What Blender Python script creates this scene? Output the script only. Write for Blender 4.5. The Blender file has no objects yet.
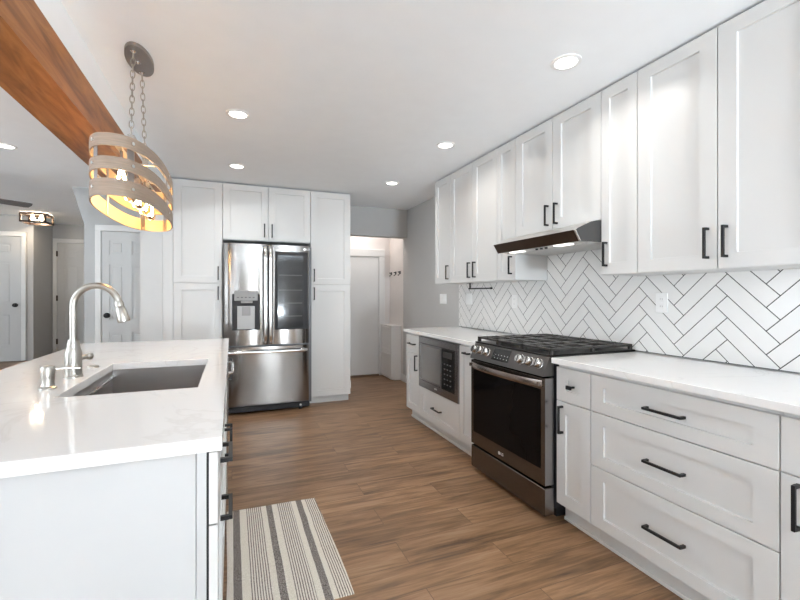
import bpy, bmesh, math, random
from mathutils import Vector, Matrix
random.seed(4)
C = bpy.context.scene.collection
PI = math.pi

# ------------------------------------------------------------ camera, sky, lights, exposure
cam_d = bpy.data.cameras.new('camera')
cam = bpy.data.objects.new('camera', cam_d); C.objects.link(cam)
cam_d.sensor_width = 36.0
cam_d.lens = 36.0 * 420 / 800
cam_d.shift_y = -5 / 800
cam_d.clip_start = 0.02
cam.location = (0, 0, 1.25)
cam.rotation_euler = (PI / 2, 0, -math.radians(21.80))
bpy.context.scene.camera = cam

world = bpy.data.worlds.new('sky'); bpy.context.scene.world = world
world.use_nodes = True
wb = world.node_tree.nodes['Background']
wb.inputs[0].default_value = (0.86, 0.93, 1.0, 1)
wb.inputs[1].default_value = 1.0

vs = bpy.context.scene.view_settings
vs.view_transform = 'Standard'; vs.look = 'None'; vs.gamma = 1.0; vs.use_curve_mapping = False
vs.exposure = 1.63
cy = bpy.context.scene.cycles
cy.use_denoising = True
cy.max_bounces = 10; cy.diffuse_bounces = 6; cy.glossy_bounces = 5
cy.sample_clamp_indirect = 6.0

def area(name, loc, rot, sx, sy, power, col=(1, 1, 1), spread=PI):
    d = bpy.data.lights.new(name, 'AREA'); d.shape = 'RECTANGLE'; d.size = sx; d.size_y = sy
    d.energy = power; d.color = col; d.spread = spread
    o = bpy.data.objects.new(name, d); C.objects.link(o); o.location = loc; o.rotation_euler = rot
    return o
# fill lamps added out of view beside the invented windows, aimed almost straight up
# to brighten the ceiling and bounce soft light into the room
UP = math.radians(82)
FILL_TINT = (0.82, 0.92, 1.0)
K = 1.95
area('window_daylight', (1.15, -4.50, 0.75), (PI / 2 + UP, 0, 0), 0.62, 1.3, 170 * K, FILL_TINT)
area('window_daylight', (-1.0, -4.50, 1.20), (PI / 2 + UP, 0, 0), 1.5, 0.9, 4 * K, FILL_TINT)
area('window_daylight', (-3.6, -4.50, 1.20), (PI / 2 + UP, 0, 0), 1.9, 0.9, 14 * K, FILL_TINT)
area('window_daylight', (-5.9, 0.6, 1.1), (PI / 2 + UP, 0, -PI / 2), 2.2, 0.8, 72 * K, FILL_TINT)
area('window_daylight', (-5.9, 4.4, 1.1), (PI / 2 + UP, 0, -PI / 2), 1.8, 0.8, 14 * K, FILL_TINT)
DOWN_W = 1.35
HALL_W = 2.0

# ------------------------------------------------------------ materials
def mat(name, col, rough=0.5, metal=0.0, noise=0.0, nscale=8.0, bump=0.0, bscale=60.0, stretch=(1, 1, 1), coat=0.0,
        emit=None, estr=0.0, aniso=0.0, tangent=None, spec=0.5, trans=0.0, ior=1.45, rvar=0.0):
    m = bpy.data.materials.new(name); m.use_nodes = True
    nt = m.node_tree; b = nt.nodes['Principled BSDF']
    b.inputs['Base Color'].default_value = (*col, 1)
    b.inputs['Roughness'].default_value = rough
    b.inputs['Metallic'].default_value = metal
    b.inputs['Specular IOR Level'].default_value = spec
    b.inputs['IOR'].default_value = ior
    b.inputs['Coat Weight'].default_value = coat
    b.inputs['Coat Roughness'].default_value = 0.08
    b.inputs['Transmission Weight'].default_value = trans
    if emit:
        b.inputs['Emission Color'].default_value = (*emit, 1); b.inputs['Emission Strength'].default_value = estr
    if aniso:
        b.inputs['Anisotropic'].default_value = aniso
        cx = nt.nodes.new('ShaderNodeCombineXYZ')
        for i in range(3): cx.inputs[i].default_value = tangent[i]
        nt.links.new(cx.outputs[0], b.inputs['Tangent'])
    if noise or bump or rvar:
        tc = nt.nodes.new('ShaderNodeTexCoord'); mp = nt.nodes.new('ShaderNodeMapping')
        mp.inputs['Scale'].default_value = stretch
        nt.links.new(tc.outputs['Object'], mp.inputs['Vector'])
    if noise or rvar:
        n = nt.nodes.new('ShaderNodeTexNoise'); n.inputs['Scale'].default_value = nscale; n.inputs['Detail'].default_value = 4
        nt.links.new(mp.outputs[0], n.inputs['Vector'])
    if noise:
        r = nt.nodes.new('ShaderNodeValToRGB')
        r.color_ramp.elements[0].position = 0.3; r.color_ramp.elements[1].position = 0.7
        r.color_ramp.elements[0].color = (*[c * (1 - noise) for c in col], 1)
        r.color_ramp.elements[1].color = (*[min(1, c * (1 + noise)) for c in col], 1)
        nt.links.new(n.outputs['Fac'], r.inputs[0]); nt.links.new(r.outputs[0], b.inputs['Base Color'])
    if rvar:
        mr = nt.nodes.new('ShaderNodeMapRange')
        mr.inputs['To Min'].default_value = max(0, rough - rvar); mr.inputs['To Max'].default_value = rough + rvar
        nt.links.new(n.outputs['Fac'], mr.inputs['Value']); nt.links.new(mr.outputs[0], b.inputs['Roughness'])
    if bump:
        n2 = nt.nodes.new('ShaderNodeTexNoise'); n2.inputs['Scale'].default_value = bscale; n2.inputs['Detail'].default_value = 2
        bp = nt.nodes.new('ShaderNodeBump'); bp.inputs['Strength'].default_value = bump; bp.inputs['Distance'].default_value = 0.002
        nt.links.new(mp.outputs[0], n2.inputs['Vector']); nt.links.new(n2.outputs['Fac'], bp.inputs['Height'])
        nt.links.new(bp.outputs[0], b.inputs['Normal'])
    return m

M = {}
M['ceil'] = mat('ceiling_paint', (0.895, 0.925, 0.95), 0.9, noise=0.01, bump=0.05)
M['wall'] = mat('grey_wall_paint', (0.50, 0.497, 0.488), 0.8, noise=0.012, bump=0.06)
M['wallwhite'] = mat('white_wall_paint', (0.60, 0.605, 0.60), 0.8, noise=0.012, bump=0.06)
M['hall'] = mat('hall_wall_paint', (0.72, 0.69, 0.67), 0.8, noise=0.012, bump=0.06)
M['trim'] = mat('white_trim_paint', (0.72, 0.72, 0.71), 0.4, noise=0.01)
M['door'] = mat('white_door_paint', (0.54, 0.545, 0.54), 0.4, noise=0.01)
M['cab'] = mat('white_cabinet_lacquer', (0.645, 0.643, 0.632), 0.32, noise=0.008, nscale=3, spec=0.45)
M['island'] = mat('pale_grey_island_lacquer', (0.535, 0.54, 0.54), 0.32, noise=0.008, nscale=3, spec=0.45)  # cabinet white darkened to offset too much light on the island panels
M['cabin'] = mat('cabinet_carcass', (0.60, 0.60, 0.59), 0.5, noise=0.01)
M['dark'] = mat('dark_gap', (0.02, 0.02, 0.022), 0.6, noise=0.05)  # near black for dark parts and for painted shade in the island gap
M['black'] = mat('matte_black_metal', (0.012, 0.012, 0.013), 0.38, metal=0.3, noise=0.1, nscale=30)
M['iron'] = mat('cast_iron', (0.05, 0.046, 0.043), 0.30, metal=0.25, noise=0.15, nscale=60, bump=0.15, bscale=200)
M['steelY'] = mat('brushed_stainless', (0.28, 0.267, 0.255), 0.13, metal=1.0, noise=0.04, nscale=1.0, stretch=(2, 2, 300), aniso=0.8, tangent=(0, 0, 1))
M['steel'] = mat('satin_stainless', (0.62, 0.61, 0.59), 0.22, metal=1.0, noise=0.04, nscale=6, rvar=0.05)
M['steelrim'] = mat('polished_stainless', (0.80, 0.80, 0.79), 0.12, metal=1.0, noise=0.03, nscale=6)
M['blacksteel'] = mat('black_stainless', (0.155, 0.135, 0.12), 0.26, metal=1.0, noise=0.05, nscale=1, stretch=(2, 2, 300), aniso=0.6, tangent=(0, 0, 1))
M['blacksteel2'] = mat('black_stainless_edge', (0.34, 0.33, 0.335), 0.25, metal=1.0, noise=0.04, nscale=4)
M['handlesteel'] = mat('oven_handle_steel', (0.38, 0.33, 0.30), 0.24, metal=1.0, noise=0.05, nscale=4)
M['glassblk'] = mat('black_oven_glass', (0.006, 0.005, 0.005), 0.06, noise=0.1, nscale=3, spec=0.08)
M['doorglass'] = mat('dark_fridge_glass', (0.038, 0.039, 0.041), 0.07, noise=0.25, nscale=2.2, stretch=(1, 1, 5), spec=0.3)
M['mwglass'] = mat('grey_microwave_glass', (0.16, 0.155, 0.15), 0.12, noise=0.05, nscale=3, spec=0.7)
M['mwbutton'] = mat('dim_button', (0.13, 0.13, 0.13), 0.4, noise=0.02)
M['mwdisp'] = mat('dark_display', (0.05, 0.05, 0.05), 0.1, noise=0.02)
M['mwpanel'] = mat('black_glass_panel', (0.012, 0.012, 0.012), 0.1, noise=0.05, spec=0.5)
M['grey'] = mat('grey_plastic', (0.25, 0.245, 0.24), 0.4, noise=0.03)
M['lightgrey'] = mat('light_grey_plastic', (0.70, 0.70, 0.69), 0.35, noise=0.02)
M['white'] = mat('white_plastic', (0.85, 0.85, 0.84), 0.35, noise=0.01)
M['nickel'] = mat('brushed_nickel', (0.47, 0.445, 0.405), 0.30, metal=1.0, noise=0.05, nscale=10)
M['nickel2'] = mat('dull_nickel', (0.33, 0.30, 0.285), 0.38, metal=1.0, noise=0.05, nscale=10)
M['sink'] = mat('sink_steel', (0.43, 0.41, 0.40), 0.33, metal=1.0, noise=0.06, nscale=2, stretch=(1, 1, 8))
M['letter'] = mat('silver_lettering', (0.85, 0.84, 0.82), 0.3, metal=0.4, noise=0.02)
M['grout'] = mat('dark_grey_grout', (0.055, 0.055, 0.055), 0.9, noise=0.15, nscale=40)
M['tile'] = mat('white_glazed_tile', (0.80, 0.795, 0.78), 0.16, noise=0.015, nscale=9, bump=0.02, bscale=14)
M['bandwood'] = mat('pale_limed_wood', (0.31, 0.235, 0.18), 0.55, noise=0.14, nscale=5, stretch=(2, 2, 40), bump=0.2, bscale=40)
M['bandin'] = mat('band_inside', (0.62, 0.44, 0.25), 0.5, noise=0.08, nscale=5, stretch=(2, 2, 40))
M['lens'] = mat('lamp_lens', (0.9, 0.9, 0.9), 0.4, emit=(1.0, 0.97, 0.92), estr=2.2, noise=0.01)
M['lenshood'] = mat('hood_lamp_lens', (0.9, 0.9, 0.9), 0.4, emit=(1.0, 0.96, 0.9), estr=0.7, noise=0.01)
M['filament'] = mat('glowing_filament', (1, 0.8, 0.5), 0.4, emit=(1.0, 0.66, 0.30), estr=160, noise=0.01)
M['amber'] = mat('bulb_glass', (1.0, 0.90, 0.74), 0.03, trans=1.0, ior=1.15, noise=0.01)
M['clear'] = mat('clear_glass', (0.97, 0.98, 0.98), 0.02, trans=1.0, ior=1.1, noise=0.005)
M['bronze'] = mat('dark_bronze', (0.055, 0.035, 0.025), 0.4, metal=0.6, noise=0.1, nscale=20)
M['fanblade'] = mat('grey_fan_blade', (0.16, 0.16, 0.165), 0.5, noise=0.06, nscale=6)

def quartz():
    m = mat('white_quartz', (0.80, 0.79, 0.775), 0.06, spec=0.62)
    nt = m.node_tree; b = nt.nodes['Principled BSDF']
    tc = nt.nodes.new('ShaderNodeTexCoord')
    n = nt.nodes.new('ShaderNodeTexNoise'); n.inputs['Scale'].default_value = 1.6; n.inputs['Detail'].default_value = 6; n.inputs['Distortion'].default_value = 1.4
    nt.links.new(tc.outputs['Object'], n.inputs['Vector'])
    r = nt.nodes.new('ShaderNodeValToRGB'); e = r.color_ramp.elements
    e[0].position = 0.488; e[0].color = (0.80, 0.79, 0.775, 1); e[1].position = 0.512; e[1].color = (0.80, 0.79, 0.775, 1)
    x = e.new(0.5); x.color = (0.74, 0.725, 0.705, 1)
    nt.links.new(n.outputs['Fac'], r.inputs[0]); nt.links.new(r.outputs[0], b.inputs['Base Color'])
    return m
M['quartz'] = quartz()

def floor_mat():
    m = mat('wood_plank_floor', (0.3, 0.2, 0.13), 0.36, spec=0.45)
    nt = m.node_tree; b = nt.nodes['Principled BSDF']; L = nt.links.new
    tc = nt.nodes.new('ShaderNodeTexCoord')
    br = nt.nodes.new('ShaderNodeTexBrick')
    br.offset = 0.37; br.inputs['Scale'].default_value = 1.0
    br.inputs['Brick Width'].default_value = 1.22; br.inputs['Row Height'].default_value = 0.18
    br.inputs['Mortar Size'].default_value = 0.0012; br.inputs['Mortar Smooth'].default_value = 0.1
    br.inputs['Color1'].default_value = (0, 0, 0, 1); br.inputs['Color2'].default_value = (1, 1, 1, 1); br.inputs['Mortar'].default_value = (0.5, 0.5, 0.5, 1)
    L(tc.outputs['Object'], br.inputs['Vector'])
    # each plank shifts its own grain
    sc = nt.nodes.new('ShaderNodeVectorMath'); sc.operation = 'SCALE'; sc.inputs['Scale'].default_value = 7.3
    L(br.outputs['Color'], sc.inputs[0])
    ad = nt.nodes.new('ShaderNodeVectorMath'); ad.operation = 'ADD'
    L(tc.outputs['Object'], ad.inputs[0]); L(sc.outputs[0], ad.inputs[1])
    mp = nt.nodes.new('ShaderNodeMapping'); mp.inputs['Scale'].default_value = (1.6, 17, 1); L(ad.outputs[0], mp.inputs['Vector'])
    n = nt.nodes.new('ShaderNodeTexNoise'); n.inputs['Scale'].default_value = 1.5; n.inputs['Detail'].default_value = 8; n.inputs['Roughness'].default_value = 0.62; n.inputs['Distortion'].default_value = 0.9
    L(mp.outputs[0], n.inputs['Vector'])
    mp2 = nt.nodes.new('ShaderNodeMapping'); mp2.inputs['Scale'].default_value = (0.9, 4.2, 1); L(ad.outputs[0], mp2.inputs['Vector'])
    wv = nt.nodes.new('ShaderNodeTexNoise'); wv.inputs['Scale'].default_value = 1.3; wv.inputs['Detail'].default_value = 3; wv.inputs['Distortion'].default_value = 1.5
    L(mp2.outputs[0], wv.inputs['Vector'])
    mp3 = nt.nodes.new('ShaderNodeMapping'); mp3.inputs['Scale'].default_value = (3.5, 95, 1); L(ad.outputs[0], mp3.inputs['Vector'])
    n3 = nt.nodes.new('ShaderNodeTexNoise'); n3.inputs['Scale'].default_value = 1.0; n3.inputs['Detail'].default_value = 3; n3.inputs['Distortion'].default_value = 0.6
    L(mp3.outputs[0], n3.inputs['Vector'])
    mx = nt.nodes.new('ShaderNodeMath'); mx.operation = 'MULTIPLY_ADD'; mx.inputs[1].default_value = 0.62
    mw = nt.nodes.new('ShaderNodeMath'); mw.operation = 'MULTIPLY'; mw.inputs[1].default_value = 0.38
    L(wv.outputs['Fac'], mw.inputs[0]); L(n.outputs['Fac'], mx.inputs[0]); L(mw.outputs[0], mx.inputs[2])
    r = nt.nodes.new('ShaderNodeValToRGB'); e = r.color_ramp.elements
    e[0].position = 0.35; e[0].color = (0.104, 0.060, 0.034, 1); e[1].position = 0.66; e[1].color = (0.335, 0.213, 0.126, 1)
    x = e.new(0.47); x.color = (0.211, 0.118, 0.060, 1)
    x = e.new(0.56); x.color = (0.291, 0.168, 0.091, 1)
    m3 = nt.nodes.new('ShaderNodeMath'); m3.operation = 'MULTIPLY_ADD'; m3.inputs[1].default_value = 0.22
    m4 = nt.nodes.new('ShaderNodeMath'); m4.operation = 'SUBTRACT'; m4.inputs[1].default_value = 0.11
    L(n3.outputs['Fac'], m3.inputs[0]); L(mx.outputs[0], m4.inputs[0]); L(m4.outputs[0], m3.inputs[2])
    L(m3.outputs[0], r.inputs[0])
    # plank to plank tone
    tn = nt.nodes.new('ShaderNodeMapRange'); tn.inputs['To Min'].default_value = 0.86; tn.inputs['To Max'].default_value = 1.12
    sep = nt.nodes.new('ShaderNodeSeparateColor'); L(br.outputs['Color'], sep.inputs[0]); L(sep.outputs[0], tn.inputs['Value'])
    ml = nt.nodes.new('ShaderNodeVectorMath'); ml.operation = 'SCALE'; L(r.outputs[0], ml.inputs[0]); L(tn.outputs[0], ml.inputs['Scale'])
    mixm = nt.nodes.new('ShaderNodeMix'); mixm.data_type = 'RGBA'
    L(br.outputs['Fac'], mixm.inputs[0]); L(ml.outputs[0], mixm.inputs[6]); mixm.inputs[7].default_value = (0.09, 0.055, 0.035, 1)
    L(mixm.outputs[2], b.inputs['Base Color'])
    bp = nt.nodes.new('ShaderNodeBump'); bp.inputs['Strength'].default_value = 0.12; bp.inputs['Distance'].default_value = 0.002
    L(n.outputs['Fac'], bp.inputs['Height']); L(bp.outputs[0], b.inputs['Normal'])
    return m
M['floor'] = floor_mat()

def beam_mat():
    m = mat('stained_beam_wood', (0.3, 0.13, 0.05), 0.42)
    nt = m.node_tree; b = nt.nodes['Principled BSDF']; L = nt.links.new
    tc = nt.nodes.new('ShaderNodeTexCoord'); mp = nt.nodes.new('ShaderNodeMapping'); mp.inputs['Scale'].default_value = (9, 1.0, 9)
    L(tc.outputs['Object'], mp.inputs['Vector'])
    n = nt.nodes.new('ShaderNodeTexNoise'); n.inputs['Scale'].default_value = 1.8; n.inputs['Detail'].default_value = 7; n.inputs['Distortion'].default_value = 1.6
    L(mp.outputs[0], n.inputs['Vector'])
    r = nt.nodes.new('ShaderNodeValToRGB'); e = r.color_ramp.elements
    e[0].position = 0.28; e[0].color = (0.15, 0.052, 0.014, 1); e[1].position = 0.72; e[1].color = (0.45, 0.20, 0.065, 1)
    x = e.new(0.5); x.color = (0.30, 0.115, 0.032, 1)
    L(n.outputs['Fac'], r.inputs[0]); L(r.outputs[0], b.inputs['Base Color'])
    return m
M['beam'] = beam_mat()

def rug_mat():
    m = mat('striped_cotton_rug', (0.7, 0.64, 0.55), 0.95)
    nt = m.node_tree; b = nt.nodes['Principled BSDF']; L = nt.links.new
    tc = nt.nodes.new('ShaderNodeTexCoord'); sx = nt.nodes.new('ShaderNodeSeparateXYZ'); L(tc.outputs['Object'], sx.inputs[0])
    def math_(op, a, b_=None):
        q = nt.nodes.new('ShaderNodeMath'); q.operation = op
        for i, v in enumerate((a, b_)):
            if v is None: continue
            if isinstance(v, (int, float)): q.inputs[i].default_value = v
            else: L(v, q.inputs[i])
        return q.outputs[0]
    wob = nt.nodes.new('ShaderNodeTexNoise'); wob.inputs['Scale'].default_value = 5; L(tc.outputs['Object'], wob.inputs['Vector'])
    xw = math_('ADD', sx.outputs[0], math_('MULTIPLY', math_('SUBTRACT', wob.outputs['Fac'], 0.5), 0.006))
    def band(a, w): # 1 inside [a, a+w]
        return math_('MULTIPLY', math_('GREATER_THAN', xw, a), math_('LESS_THAN', xw, a + w))
    wide = math_('ADD', math_('ADD', band(0.030, 0.034), band(0.209, 0.032)), band(0.379, 0.032))
    zones = math_('ADD', math_('ADD', band(0.100, 0.085), band(0.271, 0.080)), band(0.434, 0.062))
    st = math_('LESS_THAN', math_('FRACT', math_('DIVIDE', math_('SUBTRACT', xw, 0.100), 0.0108)), 0.44)
    thin = math_('MULTIPLY', zones, st)
    fac = math_('MAXIMUM', wide, thin)
    wv = nt.nodes.new('ShaderNodeTexNoise'); wv.inputs['Scale'].default_value = 260; wv.inputs['Detail'].default_value = 1
    L(tc.outputs['Object'], wv.inputs['Vector'])
    dk = nt.nodes.new('ShaderNodeValToRGB'); e = dk.color_ramp.elements
    e[0].position = 0.35; e[0].color = (0.085, 0.072, 0.066, 1); e[1].position = 0.65; e[1].color = (0.33, 0.29, 0.26, 1)
    L(wv.outputs['Fac'], dk.inputs[0])
    lt = nt.nodes.new('ShaderNodeValToRGB'); e = lt.color_ramp.elements
    e[0].position = 0.3; e[0].color = (0.58, 0.52, 0.45, 1); e[1].position = 0.7; e[1].color = (0.76, 0.71, 0.63, 1)
    L(wv.outputs['Fac'], lt.inputs[0])
    mx = nt.nodes.new('ShaderNodeMix'); mx.data_type = 'RGBA'
    L(fac, mx.inputs[0]); L(lt.outputs[0], mx.inputs[6]); L(dk.outputs[0], mx.inputs[7]); L(mx.outputs[2], b.inputs['Base Color'])
    bp = nt.nodes.new('ShaderNodeBump'); bp.inputs['Strength'].default_value = 0.4; bp.inputs['Distance'].default_value = 0.002
    L(wv.outputs['Fac'], bp.inputs['Height']); L(bp.outputs[0], b.inputs['Normal'])
    return m
M['rug'] = rug_mat()

# ------------------------------------------------------------ mesh helpers
class MB:
    """Collects shapes; build() links them as ONE mesh object."""
    def __init__(s): s.bm = bmesh.new()
    def _f(s, vs):
        try: return s.bm.faces.new(vs)
        except ValueError: return None
    def box(s, x0, x1, y0, y1, z0, z1, bev=0.0, seg=1):
        x0, x1 = sorted((x0, x1)); y0, y1 = sorted((y0, y1)); z0, z1 = sorted((z0, z1))
        v = [s.bm.verts.new(p) for p in ((x0, y0, z0), (x1, y0, z0), (x1, y1, z0), (x0, y1, z0), (x0, y0, z1), (x1, y0, z1), (x1, y1, z1), (x0, y1, z1))]
        fs = [s._f([v[i] for i in q]) for q in ((0, 3, 2, 1), (4, 5, 6, 7), (0, 1, 5, 4), (1, 2, 6, 5), (2, 3, 7, 6), (3, 0, 4, 7))]
        if bev:
            es = list({e for f in fs for e in f.edges})
            bmesh.ops.bevel(s.bm, geom=es, offset=bev, segments=seg, affect='EDGES', profile=0.5)
        return s
    def prism(s, pts, fn, a, b):
        """polygon pts (2D) swept from a to b; fn(p, q, t) -> xyz"""
        A = [s.bm.verts.new(fn(p, q, a)) for p, q in pts]; B = [s.bm.verts.new(fn(p, q, b)) for p, q in pts]
        n = len(pts); s._f(A[::-1]); s._f(B)
        for i in range(n): s._f([A[i], A[(i + 1) % n], B[(i + 1) % n], B[i]])
        return s
    def lathe(s, prof, mtx, n=24):
        rings = []
        for r, z in prof:
            if r < 1e-6: rings.append([s.bm.verts.new(mtx @ Vector((0, 0, z)))])
            else: rings.append([s.bm.verts.new(mtx @ Vector((r * math.cos(2 * PI * i / n), r * math.sin(2 * PI * i / n), z))) for i in range(n)])
        for a, b in zip(rings, rings[1:]):
            for i in range(n):
                j = (i + 1) % n
                if len(a) == 1 and len(b) == 1: continue
                if len(a) == 1: s._f([a[0], b[i], b[j]])
                elif len(b) == 1: s._f([a[i], a[j], b[0]])
                else: s._f([a[i], a[j], b[j], b[i]])
        for rr, rev in ((rings[0], True), (rings[-1], False)):
            if len(rr) > 1: s._f(rr[::-1] if rev else rr)
        return s
    def cyl(s, p0, p1, r, n=16, r1=None):
        p0, p1 = Vector(p0), Vector(p1); d = p1 - p0
        q = d.to_track_quat('Z', 'Y').to_matrix().to_4x4(); q.translation = p0
        return s.lathe([(r, 0), (r if r1 is None else r1, d.length)], q, n)
    def tube(s, pts, r, n=12, closed=False, radii=None):
        P = [Vector(p) for p in pts]; m = len(P); rings = []; up = None
        for i in range(m):
            if closed: t = P[(i + 1) % m] - P[i - 1]
            else: t = P[min(i + 1, m - 1)] - P[max(i - 1, 0)]
            t.normalize()
            if up is None:
                up = Vector((0, 0, 1)) if abs(t.z) < 0.9 else Vector((1, 0, 0))
            x = (up - t * up.dot(t)).normalized(); y = t.cross(x); up = x
            rr = radii[i] if radii else r
            rings.append([s.bm.verts.new(P[i] + x * rr * math.cos(2 * PI * k / n) + y * rr * math.sin(2 * PI * k / n)) for k in range(n)])
        for i in range(m if closed else m - 1):
            a, b = rings[i], rings[(i + 1) % m]
            for k in range(n): s._f([a[k], a[(k + 1) % n], b[(k + 1) % n], b[k]])
        if not closed: s._f(rings[0][::-1]); s._f(rings[-1])
        return s
    def build(s, name, m, parent=None, label=None, smooth=True, angle=35, mats=None):
        bmesh.ops.recalc_face_normals(s.bm, faces=s.bm.faces[:])
        off = wloc(parent)
        for v in s.bm.verts: v.co -= off
        me = bpy.data.meshes.new(name); s.bm.to_mesh(me); s.bm.free()
        me.materials.append(m)
        for x in mats or (): me.materials.append(x)
        if smooth:
            for p in me.polygons: p.use_smooth = True
            me.set_sharp_from_angle(angle=math.radians(angle))
        o = bpy.data.objects.new(name, me); C.objects.link(o); o.parent = parent
        if label: o['label'] = label
        return o

def wloc(o):
    v = Vector((0, 0, 0))
    while o: v += o.location; o = o.parent
    return v
def thing(name, label, cat, loc, group=None):
    o = bpy.data.objects.new(name, None); C.objects.link(o); o.location = loc; o.empty_display_size = 0.1
    o['label'] = label; o['category'] = cat
    if group: o['group'] = group
    return o
def tag(o, label, cat, group=None):
    o['label'] = label; o['category'] = cat
    if group: o['group'] = group
    return o
def struct(name, mb, m, label=None, **k):
    o = mb.build(name, m, **k); o['kind'] = 'structure'
    if label: o['label'] = label
    return o
def copy_tree(o, parent=None):
    c = o.copy(); C.objects.link(c); c.parent = parent
    for ch in list(o.children): copy_tree(ch, c)
    return c

def face_W(x): return lambda u, d, z: (x - d, u, z)     # faces -X, u runs along Y
def face_S(y): return lambda u, d, z: (u, y - d, z)     # faces -Y, u runs along X
def face_E(x): return lambda u, d, z: (x + d, u, z)     # faces +X

def fbox(mb, F, u0, u1, d0, d1, z0, z1, bev=0.0, seg=1):
    a, b = F(u0, d0, z0), F(u1, d1, z1)
    return mb.box(a[0], b[0], a[1], b[1], a[2], b[2], bev, seg)

def shaker(F, u0, u1, z0, z1, t=0.02, st=0.07, ra=0.058, rec=0.011):
    """framed door or drawer front: flat frame, recessed centre panel, eased edges"""
    mb = MB(); bm = mb.bm; g = 0.0021
    u0 += g; u1 -= g; z0 += g; z1 -= g
    def ring(iu, iz, d): return [bm.verts.new(F(*p)) for p in ((u0 + iu, d, z0 + iz), (u1 - iu, d, z0 + iz), (u1 - iu, d, z1 - iz), (u0 + iu, d, z1 - iz))]
    R = [ring(0, 0, 0), ring(0, 0, t - 0.0015), ring(0.0015, 0.0015, t), ring(st, ra, t), ring(st + 0.0015, ra + 0.0015, t - rec)]
    bm.faces.new(R[0][::-1]); bm.faces.new(R[-1])
    for a, b in zip(R, R[1:]):
        for i in range(4): bm.faces.new([a[i], a[(i + 1) % 4], b[(i + 1) % 4], b[i]])
    return mb

def handle(F, uc, zc, ln, vertical, parent, d0=0.02, name='handle', w=0.011, so=0.034):
    mb = MB(); h = ln / 2
    if vertical:
        fbox(mb, F, uc - w / 2, uc + w / 2, d0 + so - w, d0 + so, zc - h, zc + h, 0.0012)
        for z in (zc - h, zc + h - w): fbox(mb, F, uc - w / 2, uc + w / 2, d0, d0 + so - w + 0.001, z, z + w)
    else:
        fbox(mb, F, uc - h, uc + h, d0 + so - w, d0 + so, zc - w / 2, zc + w / 2, 0.0012)
        for u in (uc - h, uc + h - w): fbox(mb, F, u, u + w, d0, d0 + so - w + 0.001, zc - w / 2, zc + w / 2)
    return mb.build(name, M['black'], parent, 'black square bar handle')

def text_into(mb, body, size, mtx, depth=0.001):
    cu = bpy.data.curves.new('lettering', 'FONT'); cu.body = body; cu.size = size; cu.extrude = depth / 2
    cu.align_x = 'CENTER'; cu.align_y = 'CENTER'
    o = bpy.data.objects.new('lettering', cu); C.objects.link(o)
    dg = bpy.context.evaluated_depsgraph_get(); dg.update()
    me = bpy.data.meshes.new_from_object(o.evaluated_get(dg))
    me.transform(mtx); mb.bm.from_mesh(me)
    bpy.data.objects.remove(o); bpy.data.curves.remove(cu); bpy.data.meshes.remove(me)
def lettermtx(org, right, up):
    r, u = Vector(right), Vector(up); n = r.cross(u)
    return Matrix(((r.x, u.x, n.x, org[0]), (r.y, u.y, n.y, org[1]), (r.z, u.z, n.z, org[2]), (0, 0, 0, 1)))
def logo(org, right, up, s, parent):
    """round maker's badge with the two letters beside it"""
    mb = MB(); mt = lettermtx(org, right, up)
    mb.lathe([(0, 0), (s * 0.5, 0), (s * 0.5, 0.0012), (0, 0.0012)], mt, 24)
    o = mb.build('badge', M['letter'], parent, 'silver round badge')
    mb = MB(); text_into(mb, 'LG', s * 1.15, mt @ Matrix.Translation((s * 1.45, 0, 0.0006)))
    mb.build('lettering', M['letter'], parent, 'silver letters LG')
    mb = MB(); k = MB()
    text_into(k, 'L', s * 0.52, mt @ Matrix.Translation((s * 0.06, 0.0, 0.0016)))
    k.build('badge_mark', M['grey'], o)

# ------------------------------------------------------------ the setting
H = 2.455; HL = 2.55; XW = 2.31; TX = 2.30
def sbox(name, m, *a, label=None, **k): return struct(name, MB().box(*a), m, label)
sbox('floor', M['floor'], -6.0, 2.6, -4.6, 9.7, -0.05, 0.0)
sbox('floor_entry', M['floor'], -6.0, -1.70, 7.9, 9.7, 0.0, 0.17)
sbox('ceiling', M['ceil'], -0.66, 2.6, -4.6, 6.4, H, H + 0.1)
sbox('ceiling_living', M['ceil'], -6.0, -0.82, -4.6, 9.7, HL, HL + 0.1)
sbox('wall_right', M['wall'], XW, XW + 0.12, -4.6, 6.35, 0, H)
# back and left walls, unseen; window openings invented for daylight and fridge reflections
def wall_holes(name, m, F, u0, u1, z0, z1, holes, t=0.12):
    mb = MB(); us = sorted({u0, u1, *[h[0] for h in holes], *[h[1] for h in holes]})
    for a, b in zip(us, us[1:]):
        hs = [h for h in holes if h[0] <= a and b <= h[1]]
        if not hs: fbox(mb, F, a, b, 0, -t, z0, z1)
        else:
            h = hs[0]
            if h[2] > z0: fbox(mb, F, a, b, 0, -t, z0, h[2])
            if h[3] < z1: fbox(mb, F, a, b, 0, -t, h[3], z1)
    return struct(name, mb, m)
FN = lambda u, d, z: (u, -4.6 + d, z)
M['rear'] = mat('taupe_wall_paint', (0.15, 0.135, 0.12), 0.8, noise=0.015)  # dark tone invented to give the fridge doors something to reflect
wall_holes('wall_rear', M['rear'], FN, -6.0, 2.43, 0, HL, [(0.88, 1.55, 0.02, 2.3), (-1.8, -0.2, 0.85, 2.25), (-4.6, -2.6, 0.85, 2.25)])
FLf = lambda u, d, z: (-6.0 + d, u, z)
wall_holes('wall_left', M['wall'], FLf, -4.6, 9.7, 0, HL, [(-0.55, 1.75, 0.7, 2.3), (3.45, 5.35, 0.7, 2.3)])
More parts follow.
